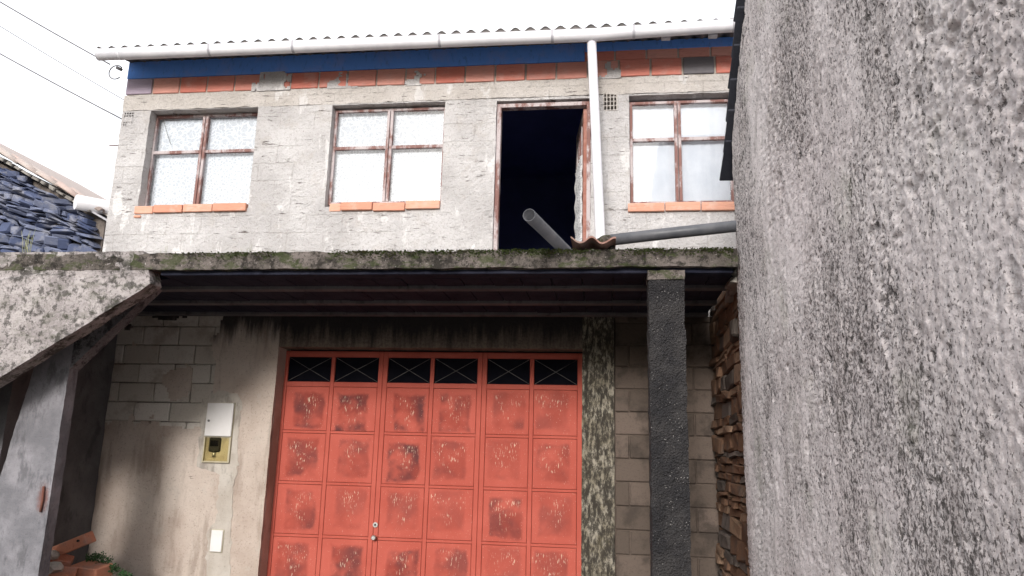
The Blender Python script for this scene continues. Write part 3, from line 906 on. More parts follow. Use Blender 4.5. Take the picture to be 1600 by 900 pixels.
# exposed blocks
def block_rows(x0, x1, zs, L, H, mat, key, shift, ymid):
    first = None
    for r_, z in enumerate(zs):
        x = x0-shift[r_ % len(shift)]
        while x < x1:
            a, b = max(x, x0), min(x+L, x1)
            if b-a > 0.05:
                c = ((a+b)/2, ymid+random.uniform(-0.007, 0.007), z+H/2)
                sc = ((b-a-0.012)/(L-0.012), 1, random.uniform(0.985, 1.03))
                rt = (random.uniform(-0.01, 0.01), random.uniform(-0.006, 0.006), random.uniform(-0.012, 0.012))
                if first is None:
                    first = mkbm('block', box_bm(L-0.009, 0.09, H-0.009, 0.009, 0.008), M[mat], house, c)
                    first.scale = sc; first.rotation_euler = rt
                else:
                    dup(first, c, house, rt, sc)
            x += L
block_rows(-5.70, -3.98, [1.635+0.207*i for i in range(7)], 0.415, 0.207, 'block', 'a', [0.005, 0.2125], YF+0.047)
block_rows(0.075, 1.06, [0.0+0.226*i for i in range(14)], 0.44, 0.226, 'block_brown', 'b', [0.10, 0.30], YF+0.047)
# cement patches and chased channel round the meter box
def blob(name, pts, y, mat, par, th=0.012, jitter=0.012):
    n = []
    for (ax_, az_), (bx_, bz_) in zip(pts, pts[1:]+pts[:1]):
        L_ = math.hypot(bx_-ax_, bz_-az_); k_ = max(1, int(L_/0.045))
        for q in range(k_):
            n.append((ax_+(bx_-ax_)*q/k_+random.uniform(-jitter, jitter), az_+(bz_-az_)*q/k_+random.uniform(-jitter, jitter)))
    bm = bmesh.new()
    vs_ = [bm.verts.new((px, y, pz)) for px, pz in n]
    f_ = bm.faces.new(vs_)
    e_ = bmesh.ops.extrude_face_region(bm, geom=[f_])
    bmesh.ops.translate(bm, verts=[v for v in e_['geom'] if isinstance(v, bmesh.types.BMVert)], vec=(0, th, 0))
    bmesh.ops.triangulate(bm, faces=[q for q in bm.faces if len(q.verts) > 4])
    bmesh.ops.recalc_face_normals(bm, faces=list(bm.faces))
    return mkbm(name, bm, mat, par)
blob('cement_patch', [(-4.27, 1.40), (-4.30, 2.08), (-4.22, 2.16), (-3.92, 2.17), (-3.86, 2.05), (-3.83, 1.42), (-3.85, 1.0), (-3.83, 0.76), (-3.80, 0.45), (-3.84, 0.1), (-3.99, 0.1), (-4.07, 0.5), (-4.08, 0.74), (-4.0, 0.9), (-4.02, 1.32)], YF-0.013, M['patch'], house, 0.02, 0.02)

# garage door: three folding leaves of panels under a row of small crossed windows
leaf_x = [(-3.515, -2.395), (-2.392, -1.312), (-1.309, -0.255)]
row_z = [2.285, 1.775, 1.245, 0.712, 0.185]
YD = YF+0.20
panel_src = None
for li, (a, b) in enumerate(leaf_x):
    mid = (a+b)/2
    st, mb = 0.05, 0.022
    bars = [(a, a+st, YD, YD+0.05, 0.03, 2.645), (b-st, b, YD, YD+0.05, 0.03, 2.645), (mid-mb, mid+mb, YD+0.001, YD+0.049, 0.06, 2.58),
            (a+st, b-st, YD+0.0005, YD+0.0495, 2.58, 2.645), (a+st, b-st, YD+0.0015, YD+0.0485, 0.03, 0.10)]
    for cx0, cx1 in ((a+st, mid-mb), (mid+mb, b-st)):
        for z in row_z:
            h = 0.026 if z == row_z[0] else 0.014
            bars.append((cx0, cx1, YD+0.0015, YD+0.0485, z-h, z+h))
    leaf = boxes('garage_leaf', bars, M['red'], house, 0.004)
    for cx0, cx1 in ((a+st, mid-mb), (mid+mb, b-st)):
        wz0, wz1 = row_z[0]+0.026, 2.58
        box('glazing', cx0, cx1, YD+0.024, YD+0.03, wz0, wz1, M['glass_dark'], leaf, 0)
        c0, c1, c2, c3 = (cx0+0.01, YD+0.012, wz0+0.008), (cx1-0.01, YD+0.012, wz1-0.008), (cx0+0.01, YD+0.018, wz1-0.008), (cx1-0.01, YD+0.018, wz0+0.008)
        tube('cross_bar', [c0, c1], 0.0035, M['bar'], leaf, 6)
        tube('cross_bar', [c2, c3], 0.0035, M['bar'], leaf, 6)
        for z_hi, z_lo in zip(row_z[:-1]+[0.171], row_z[1:]+[0.10]):
            t_, u_ = z_hi-(0.026 if z_hi == row_z[0] else 0.014), z_lo+(0.014 if z_lo > 0.11 else 0)
            if t_-u_ < 0.2: t_ = u_+0.05
            gx = 0.0035
            pw, ph = (cx1-cx0)-2*gx, (t_-u_)-2*gx
            # pressed sheet panel: flat rim and a shallow raised pyramid in the middle
            def ring(ix, iz, y): return [(-pw/2+ix, y, -ph/2+iz), (pw/2-ix, y, -ph/2+iz), (pw/2-ix, y, ph/2-iz), (-pw/2+ix, y, ph/2-iz)]
            fx = min(pw, ph)
            V = ring(0, 0, 0.03)+ring(0, 0, 0)+ring(0.006, 0.006, -0.003)+ring(0.17*fx, 0.17*fx, -0.003)+[(0, -0.016, 0)]
            F = []
            for q in range(3):
                for e in range(4):
                    F.append((q*4+e, q*4+(e+1) % 4, (q+1)*4+(e+1) % 4, (q+1)*4+e))
            for e in range(4): F.append((12+e, 12+(e+1) % 4, 16))
            V = [(vx+(cx0+cx1)/2, vy+YD+0.006, vz+(t_+u_)/2) for vx, vy, vz in V]
            mk('panel', V, F, M['red_panel'], leaf)
    if li == 1:
        lk = tube('lock', [(-2.372, YD+0.004, 0.85), (-2.372, YD-0.014, 0.85)], 0.026, M['chrome'], leaf, 16)
        tube('keyhole', [(-2.372, YD-0.0135, 0.85), (-2.372, YD-0.018, 0.85)], 0.011, M['black'], leaf, 12)
        tube('knob', [(-2.372, YD+0.004, 0.725), (-2.372, YD-0.02, 0.725), (-2.372, YD-0.045, 0.725), (-2.372, YD-0.058, 0.725)], [0.022, 0.018, 0.028, 0.018], M['chrome'], leaf, 16)
box('garage_frame', GX0-0.03, GX0-0.016, YD-0.004, YD+0.06, 0, 2.66, M['red'], house, 0.002)
box('garage_dark', GX0-0.1, GX1+0.1, YD+0.10, YD+0.12, 0, 2.8, M['black'], house, 0)

# ------------------------------------------------------------------ terrace in front of the upper door
YS = 5.70
terr = thing('terrace', (-2.0, YS, 0), 'mossy concrete terrace slab on pillars above the garage door', 'terrace')
rough_box('slab', -5.75, 0.985, YS, YF-0.02, 3.025, 3.165, M['slab'], terr, 0.035, 0.014, 9, 5)
for yj in (6.28, 6.92, 7.52):
    box('joist', -5.72, 0.99, yj-0.055, yj+0.055, 2.97, 3.045, M['joist'], terr, 0.006)
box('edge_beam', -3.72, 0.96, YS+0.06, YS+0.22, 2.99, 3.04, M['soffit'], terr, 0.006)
fb = None
for (ya, yb) in ((5.925, 6.22), (6.34, 6.86), (6.98, 7.46)):
    xx = -5.7
    while xx < 0.97:
        x2 = min(xx+0.25, 0.985)
        if fb is None:
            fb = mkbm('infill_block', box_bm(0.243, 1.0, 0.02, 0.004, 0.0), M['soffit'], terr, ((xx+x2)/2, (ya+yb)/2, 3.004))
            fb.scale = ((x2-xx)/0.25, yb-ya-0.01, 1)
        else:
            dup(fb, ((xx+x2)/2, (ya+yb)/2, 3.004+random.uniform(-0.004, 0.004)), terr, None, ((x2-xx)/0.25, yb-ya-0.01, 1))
        xx += 0.25
rp = rough_box('pillar', 0.318, 0.586, 5.74, 6.0, 0.0, 2.93, M['pillar_dark'], terr, 0.025, 0.013, 17, 15)
rp['label'] = 'black stained pebbly pillar at the right'
rough_box('pillar_cap', 0.312, 0.592, 5.732, 6.01, 2.932, 3.005, M['slab'], terr, 0.03, 0.009, 16, 17)
# left pillar: narrow under the strut, spreading towards its foot
def taper(P):
    Q = P.copy()
    k = np.clip((2.6-P[:, 2])/2.6, 0, 1)
    t = np.clip((P[:, 0]+4.96)/0.25, 0, 1)
    Q[:, 0] = P[:, 0]-(1-t)*0.42*k**0.8
    return Q
lp = rough_box('pillar', -4.96, -4.705, 6.13, 6.25, 0.0, 2.6, M['pillar_left'], terr, 0.04, 0.008, 9, 19, shear=taper)
lp['label'] = 'pale grey pillar spreading to its foot at the left'
# inclined strut from the left pillar up to the slab
def strut_shear(P):
    Q = P.copy()
    u = (P[:, 0]-0)/1.0
    base = np.array([-4.86, 6.13, 2.08]); d = np.array([0.70, 0, 0.73]); nrm = np.array([-0.722, 0, 0.692])
    Q[:, 0] = base[0]+d[0]*u*1.23+nrm[0]*P[:, 2]; Q[:, 2] = base[2]+d[2]*u*1.23+nrm[2]*P[:, 2]
    return Q
def strut():
    bm_o = rough_box('strut', 0.0, 1.0, 6.14, 6.27, 0.0, 0.17, M['strut'], terr, 0.04, 0.009, 9, 23, shear=lambda P: strut_shear(P)+0)
    # rough_box centres on the untransformed box; move the object so that the vertices land in world space
    return bm_o
strut()
# outer side wall of the stair: flat top, bottom edge running down to the left
def stair_wall():
    us = np.arange(0, 1.0001, 1/90); vv = np.arange(0, 1.0001, 1/40)
    V, F = [], []
    for v in vv:
        for u in us:
            xb = -7.6+u*(7.6-3.745); zb = 2.90-(-3.745-xb)*0.643
            xt = -7.6+u*(7.6-3.865); zt = 3.185
            V.append((xb+(xt-xb)*v, YS-0.022, zb+(zt-zb)*v))
    V = np.array(V)
    D = np.stack([0.012*fbm(V, 12, 61, 3, .7), 0.014*fbm(V, 9, 62, 4, .7)+0.012*fbm(V, 2, 64, 2), 0.010*fbm(V, 12, 63, 3, .7)], 1)
    V = V+D
    # shallow ledge: upper band set back a little
    V[:, 1] += 0.025*(V[:, 2] > 2.97+0.02*np.sin(V[:, 0]*9))
    n = len(us)
    bm = bmesh.new(); bv = [bm.verts.new(v) for v in V]
    for j in range(len(vv)-1):
        for i in range(n-1):
            a = j*n+i; bm.faces.new((bv[a], bv[a+1], bv[a+n+1], bv[a+n]))
    be = [e for e in bm.edges if e.is_boundary]
    ex = bmesh.ops.extrude_edge_only(bm, edges=be)
    bmesh.ops.translate(bm, verts=[g_ for g_ in ex['geom'] if isinstance(g_, bmesh.types.BMVert)], vec=(0, 0.16, 0))
    return mkbm('stair_wall', bm, M['stairwall'], terr)
stair_wall()
for i in range(11):
    box('stair_tread', -6.05-0.28*i, -5.76-0.28*i, YS+0.15, 6.85, 3.165-0.18*(i+1)-0.22, 3.165-0.18*(i+1), M['slab'], terr, 0.006)
rough_box('side_wall', -5.95, -5.38, 6.30, 7.685, 0.0, 2.965, M['joist'], terr, 0.08, 0.012, 6, 71)
tube('rebar', [(-4.765, 6.118, 1.02), (-4.757, 6.112, 1.12), (-4.768, 6.116, 1.23)], 0.010, M['rust'], terr, 8)

# ------------------------------------------------------------------ moss along the slab edge
def moss():
    V, F = [], []
    n = 0
    for _ in range(4200):
        xx = random.uniform(-3.75, 0.95)
        dens = float(vn([[xx, 0, 0]], 3.5, 44)[0])*0.5+0.5
        if random.random() > (dens-0.25)*1.5*(0.45+0.55*(xx+3.75)/4.7): continue
        tz = abs(random.gauss(0, 0.028))
        yy = YS-0.012+random.uniform(-0.006, 0.012) if tz > 0.006 else YS+random.uniform(-0.01, 0.14)
        z0 = 3.172-tz
        s = random.uniform(0.005, 0.014)
        for q in range(2):
            an = random.uniform(0, math.pi)
            dx, dy = s*math.cos(an), s*math.sin(an)
            h = random.uniform(0.003, 0.011)
            V += [(xx-dx, yy-dy-0.002, z0), (xx+dx, yy+dy-0.002, z0), (xx+random.uniform(-s, s)*0.5, yy-0.006-random.uniform(0, 0.008), z0+h)]
            F.append((n, n+1, n+2)); n += 3
    return tag(mk('moss', V, F, M['moss']), 'green moss growing along the terrace slab edge', 'moss', kind='stuff')
moss()

# ------------------------------------------------------------------ neighbour's rough wall on the right
nb = thing('neighbour_house', (3.0, 2.0, 0), 'neighbouring house with a tall rough grey cast wall at the right', 'house')
XW, YE = 1.0, 5.9
TOP = lambda Y: np.minimum(3.90+(6.05-Y)*0.93, 7.5)
def rough_wall():
    ys = [YE]
    while ys[-1] > 1.2:
        ys.append(ys[-1]-max(0.0065, 0.0042*ys[-1]))
    while ys[-1] > -2.0: ys.append(ys[-1]-0.12)
    ys = np.array(ys)
    nf = 640
    V = []
    for y in ys:
        t = float(TOP(y)); zf = min(t-0.02, 5.05)
        zz = np.concatenate([[0.0, 0.15], np.linspace(0.28, zf, nf), np.linspace(zf, t, 6)[1:]])
        V.append(np.stack([np.full(len(zz), XW), np.full(len(zz), y), zz], 1))
    nz = len(V[0]); V = np.concatenate(V)
    S = V*np.array([1, 1, 0.65])
    n1 = fbm(S, 30, 201, 3, 0.65)
    n2 = fbm(V, 80, 202, 1)
    pit = np.clip(fbm(S, 24, 205, 3, 0.6)-0.22, 0, 1)
    zone = np.clip(fbm(V, 0.9, 207, 3)*1.6+0.55+0.25*(3.5-V[:, 1])/2.5, 0.45, 1.2)
    d = zone*(0.007*n1+0.007*n2) + 0.07*pit*zone + 0.01*fbm(V, 1.5, 209, 2)
    V[:, 0] += d
    edge = np.clip((V[:, 1]-(YE-0.05))/0.05, 0, 1)
    V[:, 1] += 0.015*edge*fbm(V, 9, 210, 3)
    V[:, 0] += 0.02*edge
    ny = len(ys)
    idx = np.arange(ny*nz).reshape(ny, nz)
    F = np.stack([idx[:-1, :-1].ravel(), idx[1:, :-1].ravel(), idx[1:, 1:].ravel(), idx[:-1, 1:].ravel()], 1)
    o = (XW, 2.0, 2.5)
    me = bpy.data.meshes.new('wall')
    me.vertices.add(len(V)); me.vertices.foreach_set('co', (V-np.array(o)).astype(np.float32).ravel())
    me.loops.add(F.size); me.loops.foreach_set('vertex_index', F.astype(np.int32).ravel())
    me.polygons.add(len(F)); me.polygons.foreach_set('loop_start', np.arange(0, F.size, 4, dtype=np.int32))
    me.polygons.foreach_set('use_smooth', np.ones(len(F), dtype=bool))
    me.update(calc_edges=True); me.validate()
    me.materials.append(M['rough'])
    return link(bpy.data.objects.new('wall', me), nb, o)
rough_wall()
# body of that house behind its wall face
pv = [(-2.0, 0), (5.88, 0), (5.88, 4.0), (2.18, 7.45), (-2.0, 7.45)]
V = [(XW+0.09, y, z) for y, z in pv]+[(6.0, y, z) for y, z in pv]
mk('rear_wall', V, [(0, 1, 2, 3, 4), (9, 8, 7, 6, 5)]+[(i, i+5, (i+1) % 5+5, (i+1) % 5) for i in range(5)], M['rough'], nb)
# verge slates overlapping up the slope
sl_src = None
ang = math.atan(0.93)
for i in range(17):
    s = i*0.262
    y = 6.16-s*math.cos(ang)-0.13; z = 3.90+s*math.sin(ang)+0.10
    rot = (math.pi-ang+0.10+random.uniform(-0.02, 0.02)-math.pi, random.uniform(-0.03, 0.03), random.uniform(-0.03, 0.03))
    loc = (1.128+random.uniform(-0.012, 0.012), y, z)
    if sl_src is None:
        sl_src = mkbm('verge_slate', box_bm(0.36, 0.36, 0.022, 0.004, 0.03), M['slate'], nb, loc)
        sl_src.rotation_euler = rot
    else:
        dup(sl_src, loc, nb, rot, (1, random.uniform(0.95, 1.05), 1))

# ------------------------------------------------------------------ rubble stone wall closing the recess at the right
rub = thing('rubble_wall', (1.2, 6.6, 0), 'brown rubble stone wall between the dark pillar and the rough wall', 'wall')
box('core', 1.075, 1.5, 5.93, 7.69, 0.0, 3.1, M['earth'], rub, 0)
st_src = []
for v in range(7):
    rg = random.Random(100+v)
    st_src.append(box_bm(1, 1, 1, 0.10, 0.13, rg))
st_mesh = []
def stone(variant, matkey, parent, loc, scale, rot, name='stone'):
    key = (variant, matkey)
    if key not in src:
        bm = st_src[variant].copy()
        o = mkbm(name, bm, M[matkey], parent, loc)
        src[key] = o
    else:
        o = dup(src[key], loc, parent)
    o.scale = scale; o.rotation_euler = rot
    return o
z = 0.0
while z < 3.05:
    h = random.choice((0.04, 0.055, 0.07, 0.10, 0.15))
    y = 5.90+random.uniform(-0.02, 0.03)
    while y < 7.66:
        L = random.uniform(0.18, 0.55)
        mk_ = 'rubble_pale' if z > 2.88 and y < 6.4 else random.choice(('rubble', 'rubble', 'rubble', 'rubble_grey', 'rubble_tan'))
        pr = random.uniform(-0.018, 0.02)
        if z > 2.9 and y < 6.2: pr -= 0.07
        stone(random.randrange(7), mk_, rub, (1.11+pr, min(y+L/2, 7.6), z+h/2), (0.17, L*1.05, h*random.uniform(0.85, 1.15)), (random.uniform(-0.10, 0.10), random.uniform(-0.10, 0.10), random.uniform(-0.04, 0.04)))
        y += L
    z += h+0.006
for bm in (): pass

# ------------------------------------------------------------------ schist house behind at the left
sh = thing('stone_house', (-8.5, 9.0, 0), 'blue grey dry stone gable with clay tile verge behind the terrace at the left', 'house')
YG = 9.0
V = [(-11.2, YG+0.1, 0), (-6.78, YG+0.1, 0), (-6.78, YG+0.1, 4.60), (-11.2, YG+0.1, 6.72)]
V2 = [(x_, 14.0, z_) for x_, y_, z_ in V]
mk('core', V+V2, [(0, 1, 2, 3), (7, 6, 5, 4), (0, 4, 5, 1), (1, 5, 6, 2), (2, 6, 7, 3), (3, 7, 4, 0)], M['mortar'], sh)
verge = lambda x_: 4.63+(-6.78-x_)*0.53
sch = [box_bm(1, 1, 1, 0.13, 0.27, random.Random(300+v)) for v in range(8)]
sch_obj = {}
til = R(17)
n_st = 0
v_ = -2.6
while v_ < 3.4:
    h = random.choice((0.03, 0.045, 0.06, 0.085, 0.13))
    u_ = -3.2+random.uniform(0, 0.2)
    while u_ < 3.2:
        L = random.uniform(0.10, 0.36)
        cu, cv = u_+L/2, v_+h/2
        cx_ = -8.0+cu*math.cos(til)+cv*math.sin(til); cz_ = 4.6-cu*math.sin(til)+cv*math.cos(til)
        if -8.75 < cx_ < -6.84 and 3.95 < cz_ < verge(cx_)-0.12 and n_st < 298:
            n_st += 1
            k = random.randrange(8)
            loc = (cx_, YG+0.07+random.uniform(-0.045, 0.04), cz_)
            sc = (L*1.02, 0.22, h*random.uniform(0.85, 1.2)); rt = (random.uniform(-0.25, 0.25), til+random.uniform(-0.28, 0.2), random.uniform(-0.3, 0.3))
            if k not in sch_obj:
                sch_obj[k] = mkbm('stone', sch[k].copy(), M['schist'], sh, loc); o = sch_obj[k]
            else:
                o = dup(sch_obj[k], loc, sh)
            o.scale = sc; o.rotation_euler = rt
        u_ += L
    v_ += h
# tiled verge: rounded clay tiles stepping down the slope, with bedding stones
va = math.atan(0.53)
def half_tile(name, mat, parent, loc, rad=0.07, ln=0.42, th=0.014):
    V, F = [], []
    ns = 10
    for e in (0, 1):
        r0 = rad*(1.0 if e == 0 else 0.82)
        for t in (0, th):
            for s_ in range(ns+1):
                a = math.pi*s_/ns
                V.append(((e-0.5)*ln, -(r0-t)*math.cos(a), (r0-t)*math.sin(a)))
    w = ns+1
    for s_ in range(ns):
        F += [(s_, s_+1, 2*w+s_+1, 2*w+s_), (w+s_, 3*w+s_, 3*w+s_+1, w+s_+1), (s_, w+s_, w+s_+1, s_+1), (2*w+s_, 2*w+s_+1, 3*w+s_+1, 3*w+s_)]
    F += [(0, 2*w, 3*w, w), (ns, w+ns, 3*w+ns, 2*w+ns)]
    return mk(name, V, F, mat, parent, origin=(0, 0, 0), smooth=True) if loc is None else place(mk(name, V, F, mat, parent, origin=(0, 0, 0), smooth=True), loc)
def place(o, loc):
    o.location = loc; WLOC[o.name] = Vector(loc); return o
t0 = None
for i in range(13):
    xx = -6.95-0.335*i
    zz = verge(xx)+0.03
    for yy in (YG-0.02, YG+0.22):
        rt = (random.uniform(-0.05, 0.05), va+0.05+random.uniform(-0.03, 0.03)+0, random.uniform(-0.04, 0.04))
        if t0 is None:
            t0 = half_tile('roof_tile', M['old_tile'], sh, (xx, yy, zz)); t0.rotation_euler = rt
        else:
            dup(t0, (xx, yy, zz), sh, rt)
for i in range(26):
    xx = -6.95-0.14*i
    stone(i % 7, 'rubble_pale', sh, (xx, YG-0.03, verge(xx)-0.035), (random.uniform(0.09, 0.17), 0.14, random.uniform(0.03, 0.06)), (0, va, 0), 'bedding_stone')
rv_ = [(-11.2, YG+0.05), (-6.72, YG+0.05), (-6.72, 14.0), (-11.2, 14.0)]
V = [(x_, y_, verge(x_)+0.01) for x_, y_ in rv_]+[(x_, y_, verge(x_)+0.04) for x_, y_ in rv_]
mk('roof', V, [(3, 2, 1, 0), (4, 5, 6, 7), (0, 1, 5, 4), (1, 2, 6, 5), (2, 3, 7, 6), (3, 0, 4, 7)], M['old_tile'], sh)
# its gutter end
tube('gutter', [(-7.03, 8.80, 4.735), (-6.40, 9.6, 4.78), (-5.9, 10.4, 4.80)], 0.10, M['gutter'], sh, 20)
box('gutter_plank', -7.02, -6.62, 8.94, 9.05, 4.60, 4.625, M['gutter_band'], sh, 0.004).rotation_euler = (0, va, 0)

# ------------------------------------------------------------------ loose drain pipes and broken tile on the slab
tag(tube('drain_pipe', [(-0.545, 5.08, 3.252), (-0.30, 6.15, 3.236)], 0.047, M['grey_pipe'], None, 28, inner=0.042),
    'dark grey drain pipe with its open end pointing out over the slab edge', 'pipe')
tag(tube('drain_pipe', [(0.03, 5.85, 3.283), (0.5, 5.85, 3.335), (1.06, 5.85, 3.392)], 0.046, M['grey_pipe'], None, 28, inner=0.041),
    'dark grey drain pipe running from the broken tile into the rough wall', 'pipe')
def wave_tile():
    V, F = [], []
    ns = 24
    for t in (0, 0.014):
        for yy, lift in ((5.60, 0.0), (5.98, 0.012)):
            for s_ in range(ns+1):
                u = s_/ns
                V.append((-0.275+0.345*u, yy+0.01*math.sin(u*23), 3.212+lift+0.024*math.cos(u*2*math.pi*2.0+0.5)-0.012*u+t))
    w = ns+1
    for s_ in range(ns):
        F += [(s_, s_+1, w+s_+1, w+s_), (2*w+s_, 3*w+s_, 3*w+s_+1, 2*w+s_+1), (s_, 2*w+s_, 2*w+s_+1, s_+1), (w+s_, w+s_+1, 3*w+s_+1, 3*w+s_)]
    F += [(0, w, 3*w, 2*w), (ns, 2*w+ns, 3*w+ns, w+ns)]
    return mk('roof_tile', V, F, M['clay'], None, smooth=False)
tag(wave_tile(), 'wavy broken clay roof tile lying on the slab edge under the downpipe', 'tile')
# mossy cement lump with the pipe mouth
def lump(name, c, s, mat, seed, sub=3, amp=0.22):
    bm = bmesh.new(); bmesh.ops.create_icosphere(bm, subdivisions=sub, radius=1)
    P = np.array([v.co[:] for v in bm.verts]); d = 1+amp*fbm(P, 2.2, seed, 3)
    for v, k_ in zip(bm.verts, d): v.co = Vector((v.co.x*s[0]*k_, v.co.y*s[1]*k_, v.co.z*s[2]*k_))
    return mkbm(name, bm, mat, None, c)
tag(lump('cement_lump', (-0.005, 5.86, 3.262), (0.075, 0.10, 0.062), M['slab'], 5), 'mossy cement lump holding the pipe mouth beside the downpipe', 'lump')

# ------------------------------------------------------------------ meter box and plate on the lower wall
mb_ = thing('meter_box', (-4.07, YF-0.05, 1.43), 'white electricity meter box with a yellowed glass cover on the lower wall', 'meter box')
MY = YF-0.045
boxes('case', [(-4.222, -3.918, MY+0.02, YF+0.03, 1.69, 2.055), (-4.222, -4.204, MY+0.005, YF+0.03, 1.43, 1.69), (-3.936, -3.918, MY+0.005, YF+0.03, 1.43, 1.69), (-4.204, -3.936, MY+0.005, YF+0.03, 1.43, 1.448), (-4.204, -3.936, MY+0.05, YF+0.03, 1.448, 1.69)], M['cream'], mb_, 0.003)
ld = box('lid', -4.218, -3.922, MY-0.004, MY+0.018, 1.702, 2.05, M['white_box'], mb_, 0.006)
tube('lid_lock', [(-4.18, MY-0.004, 1.862), (-4.18, MY-0.012, 1.862)], 0.012, M['bar'], ld, 12)
mt_ = box('meter', -4.165, -4.035, MY+0.012, MY+0.05, 1.54, 1.69, M['black'], mb_, 0.012)
box('meter_dial', -4.145, -4.055, MY+0.008, MY+0.0118, 1.60, 1.66, M['glass_dark'], mt_, 0)
tube('meter_terminal', [(-4.10, MY+0.03, 1.54), (-4.10, MY+0.03, 1.49)], 0.022, M['chrome'], mt_, 10)
box('glass_cover', -4.203, -3.937, MY+0.002, MY+0.0045, 1.449, 1.688, M['yellow_glass'], mb_, 0)
plate = thing('wall_plate', (-3.968, YF-0.03, 0.545), 'small white blank cover plate low on the wall below the meter box', 'cover plate')
box('plate', -4.03, -3.905, YF-0.036, YF-0.018, 0.547, 0.76, M['white_box'], plate, 0.005)
boxes('rim', [(-4.036, -3.899, YF-0.024, YF-0.014, 0.541, 0.766)], M['cream'], plate, 0.002)

# ------------------------------------------------------------------ rubble heap in the corner behind the left pillar
def heap():
    V, F = [], []
    n = 26
    for j in range(n+1):
        for i in range(n+1):
            xx = -5.2+1.4*i/n; yy = 6.35+1.34*j/n
            r = math.hypot((xx+5.25)/0.95, (yy-7.1)/0.75)
            V.append((xx, yy, 0.36*max(0, 1-r*r*0.9)))
    V = np.array(V); V[:, 2] += 0.03*fbm(V, 6, 88, 3)*(V[:, 2] > 0.01)-0.004
    for j in range(n):
        for i in range(n):
            a = j*(n+1)+i; F.append((a, a+1, a+n+2, a+n+1))
    return tag(mk('rubble_heap', V, F, M['earth']), 'heap of earth and rubble in the corner behind the grey pillar', 'rubble heap')
heap()
hb = [  # x, y, z, size, rotation, label
    ((-5.04, 6.98, 0.655), (0.34, 0.16, 0.105), (0.10, -0.42, 0.10), 'whole hollow brick tilted on top of the rubble heap'),
    ((-4.80, 6.95, 0.435), (0.32, 0.20, 0.11), (0.18, 0.06, -0.20), 'orange brick lying flat at the right foot of the heap'),
    ((-5.00, 6.80, 0.41), (0.26, 0.18, 0.13), (-0.2, 0.1, 0.6), 'dusty broken brick under the tilted brick'),
    ((-5.09, 6.88, 0.525), (0.22, 0.15, 0.07), (0.3, 0.25, 0.5), 'reddish brick shard directly under the raised brick'),
    ((-5.13, 6.72, 0.49), (0.18, 0.13, 0.08), (-0.3, 0.3, -0.4), 'small pinkish brick shard nearest the grey pillar'),
    ((-4.92, 6.62, 0.40), (0.20, 0.16, 0.07), (0.1, -0.15, 0.9), 'brick shard lying in front of the larger mortar lump'),
    ((-4.70, 6.78, 0.30), (0.30, 0.2, 0.12), (0.0, -0.1, 0.3), 'orange brick at the very bottom right of the heap')]
for i, (c, s, rt, lab) in enumerate(hb):
    bm = box_bm(*s, 0.008, 0.02)
    o = mkbm('broken_brick', bm, M['rubble_brick'], None, c); o.rotation_euler = rt
    tag(o, lab, 'brick', 'bricks on the rubble heap')
o = tube('hole', [(-4.935, 6.897, 0.700), (-4.935, 6.880, 0.700)], 0.011, M['black'], None, 10)
bk = bpy.data.objects['broken_brick']
o.parent = bk; bpy.context.view_layer.update(); o.matrix_parent_inverse = bk.matrix_world.inverted()
for i, (c, s, lab) in enumerate((((-5.12, 6.82, 0.57), (0.06, 0.06, 0.05), 'small whitish mortar lump under the tilted brick'), ((-5.02, 6.72, 0.47), (0.10, 0.08, 0.06), 'larger pale mortar lump in the middle of the heap'))):
    tag(lump('mortar_lump', c, s, M['patch'], 40+i, 2, 0.5), lab, 'mortar lump', 'mortar lumps on the heap')
# leafy weed at the heap's foot
def weed(name, base, spots, label):
    t = thing(name, base, label, 'weed')
    V, F = [], []; n = 0
    SV = []
    for (cx_, cy_, cz_), rad, cnt in spots:
        for _ in range(cnt):
            d = Vector((random.gauss(0, 1), random.gauss(0, 1), random.gauss(0, 0.8))).normalized()*rad*random.random()**0.4
            p = Vector((cx_, cy_, cz_))+d
            L = random.uniform(0.012, 0.026)
            ax_ = Vector((random.gauss(0, 1), random.gauss(0, 1)-0.6, random.gauss(0, 1)+0.4)).normalized()
            sd = ax_.orthogonal().normalized(); sd.rotate(Matrix.Rotation(random.uniform(0, 6.3), 3, ax_)); sd *= L*0.42
            V += [tuple(p), tuple(p+ax_*L*0.5+sd), tuple(p+ax_*L), tuple(p+ax_*L*0.5-sd)]
            F.append((n, n+1, n+2, n+3)); n += 4
    mk('foliage', V, F, M['leaf'], t)
    for (cx_, cy_, cz_), rad, cnt in spots:
        tube('stem', [tuple(base), ((base[0]+cx_)/2, (base[1]+cy_)/2-0.02, (base[2]+cz_)/2+0.03), (cx_, cy_, cz_)], 0.004, M['leaf'], t, 6)
weed('weed', (-4.72, 7.12, 0.22), [((-4.86, 7.02, 0.535), 0.06, 170), ((-4.76, 7.0, 0.54), 0.055, 170), ((-4.68, 7.0, 0.515), 0.05, 120), ((-4.60, 6.98, 0.45), 0.05, 130), ((-4.50, 6.98, 0.405), 0.05, 110), ((-4.42, 6.98, 0.375), 0.04, 80)],
     'bushy green weed growing out of the rubble heap against the wall')
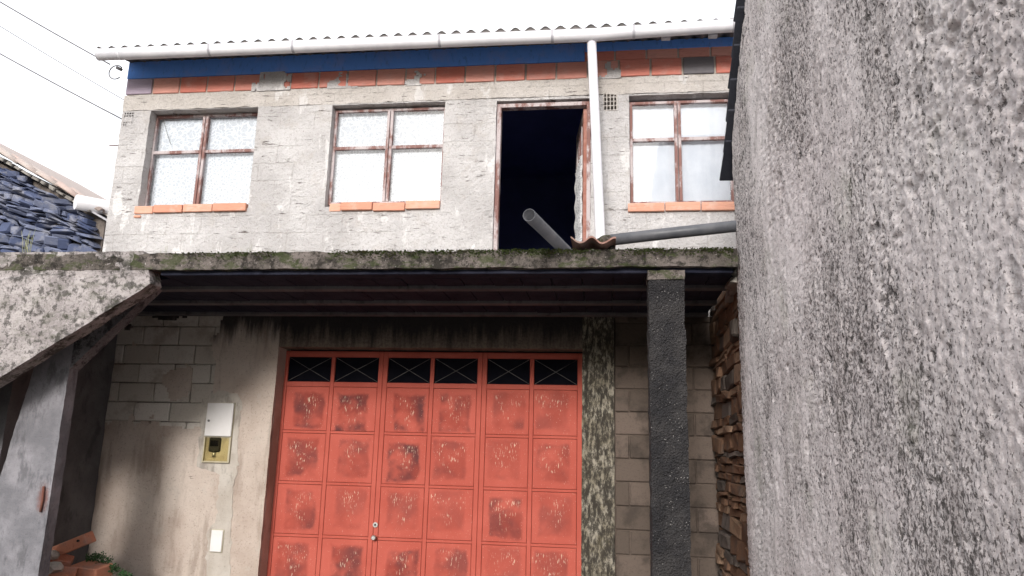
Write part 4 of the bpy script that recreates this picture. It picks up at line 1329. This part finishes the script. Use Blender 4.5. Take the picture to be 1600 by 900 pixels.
# dry grass on top of the stair wall
def grass(base, label):
    t = thing('grass_tuft', base, label, 'grass')
    for i in range(9):
        a = random.uniform(-0.5, 0.5); h = random.uniform(0.10, 0.24)
        bx_ = base[0]+random.uniform(-0.05, 0.05)
        tube('blade', [(bx_, base[1], base[2]), (bx_+0.3*a*h, base[1]-0.01, base[2]+h*0.6), (bx_+a*h*0.8, base[1]-0.02, base[2]+h)], [0.003, 0.0022, 0.0008], M['straw'], t, 5)
grass((-4.98, 5.76, 3.18), 'thin dry grass tuft standing on the stair wall before the stone house')
for i, (gx_, lb_) in enumerate(((-3.70, 'short grass blades on the slab edge below the left window'), (-2.95, 'short grass blades on the slab edge below the middle window'))):
    t = thing('grass_tuft', (gx_, 5.72, 3.16), lb_, 'grass')
    for q in range(4):
        dx_ = random.uniform(-0.04, 0.04); h = random.uniform(0.03, 0.075)
        tube('blade', [(gx_+dx_, 5.71, 3.16), (gx_+dx_*1.3, 5.70, 3.17+h)], [0.0022, 0.0008], M['straw'], t, 5)

# ------------------------------------------------------------------ overhead cables and the loop at the corner
def cable(pts, r, label, grp=None):
    P = [Vector(p) for p in pts]
    out = []
    a, b = P
    for i in range(25):
        u = i/24
        q = a.lerp(b, u); q.z -= 0.10*4*u*(1-u)
        out.append(q)
    return tag(tube('overhead_cable', out, r, M['cable'], None, 6), label, 'cable', grp)
cable([(-5.76, 7.42, 5.93), (-11.9, 7.2, 9.70)], 0.008, 'upper overhead cable reaching the house corner under the gutter', 'overhead cables')
cable([(-5.71, 7.72, 5.37), (-12.2, 7.4, 9.05)], 0.008, 'lower overhead cable fixed to the house side beside the vent brick', 'overhead cables')
cable([(-6.45, 9.4, 6.2), (-13.5, 9.0, 10.5)], 0.006, 'thin faint cable between the two thicker overhead cables', 'overhead cables')
lp_ = [(-5.72+0.088*math.cos(a)-0.05, 7.55, 5.905+0.088*math.sin(a)-0.005) for a in [R(40+ k*16) for k in range(18)]]
cl = tube('cable_loop', lp_, 0.007, M['cable'], None, 8)
tag(cl, 'round cable loop hanging at the house corner below the gutter end', 'cable')
bm = box_bm(0.09, 0.03, 0.035, 0.008); cc = mkbm('clamp', bm, M['cable'], cl, (-5.735, 7.55, 5.945)); cc.rotation_euler = (0, R(25), 0)
tag(tube('wall_spike', [(-5.70, 7.74, 5.05), (-5.83, 7.70, 5.035)], 0.007, M['rust'], None, 6), 'short rusty spike sticking out of the house corner', 'spike')
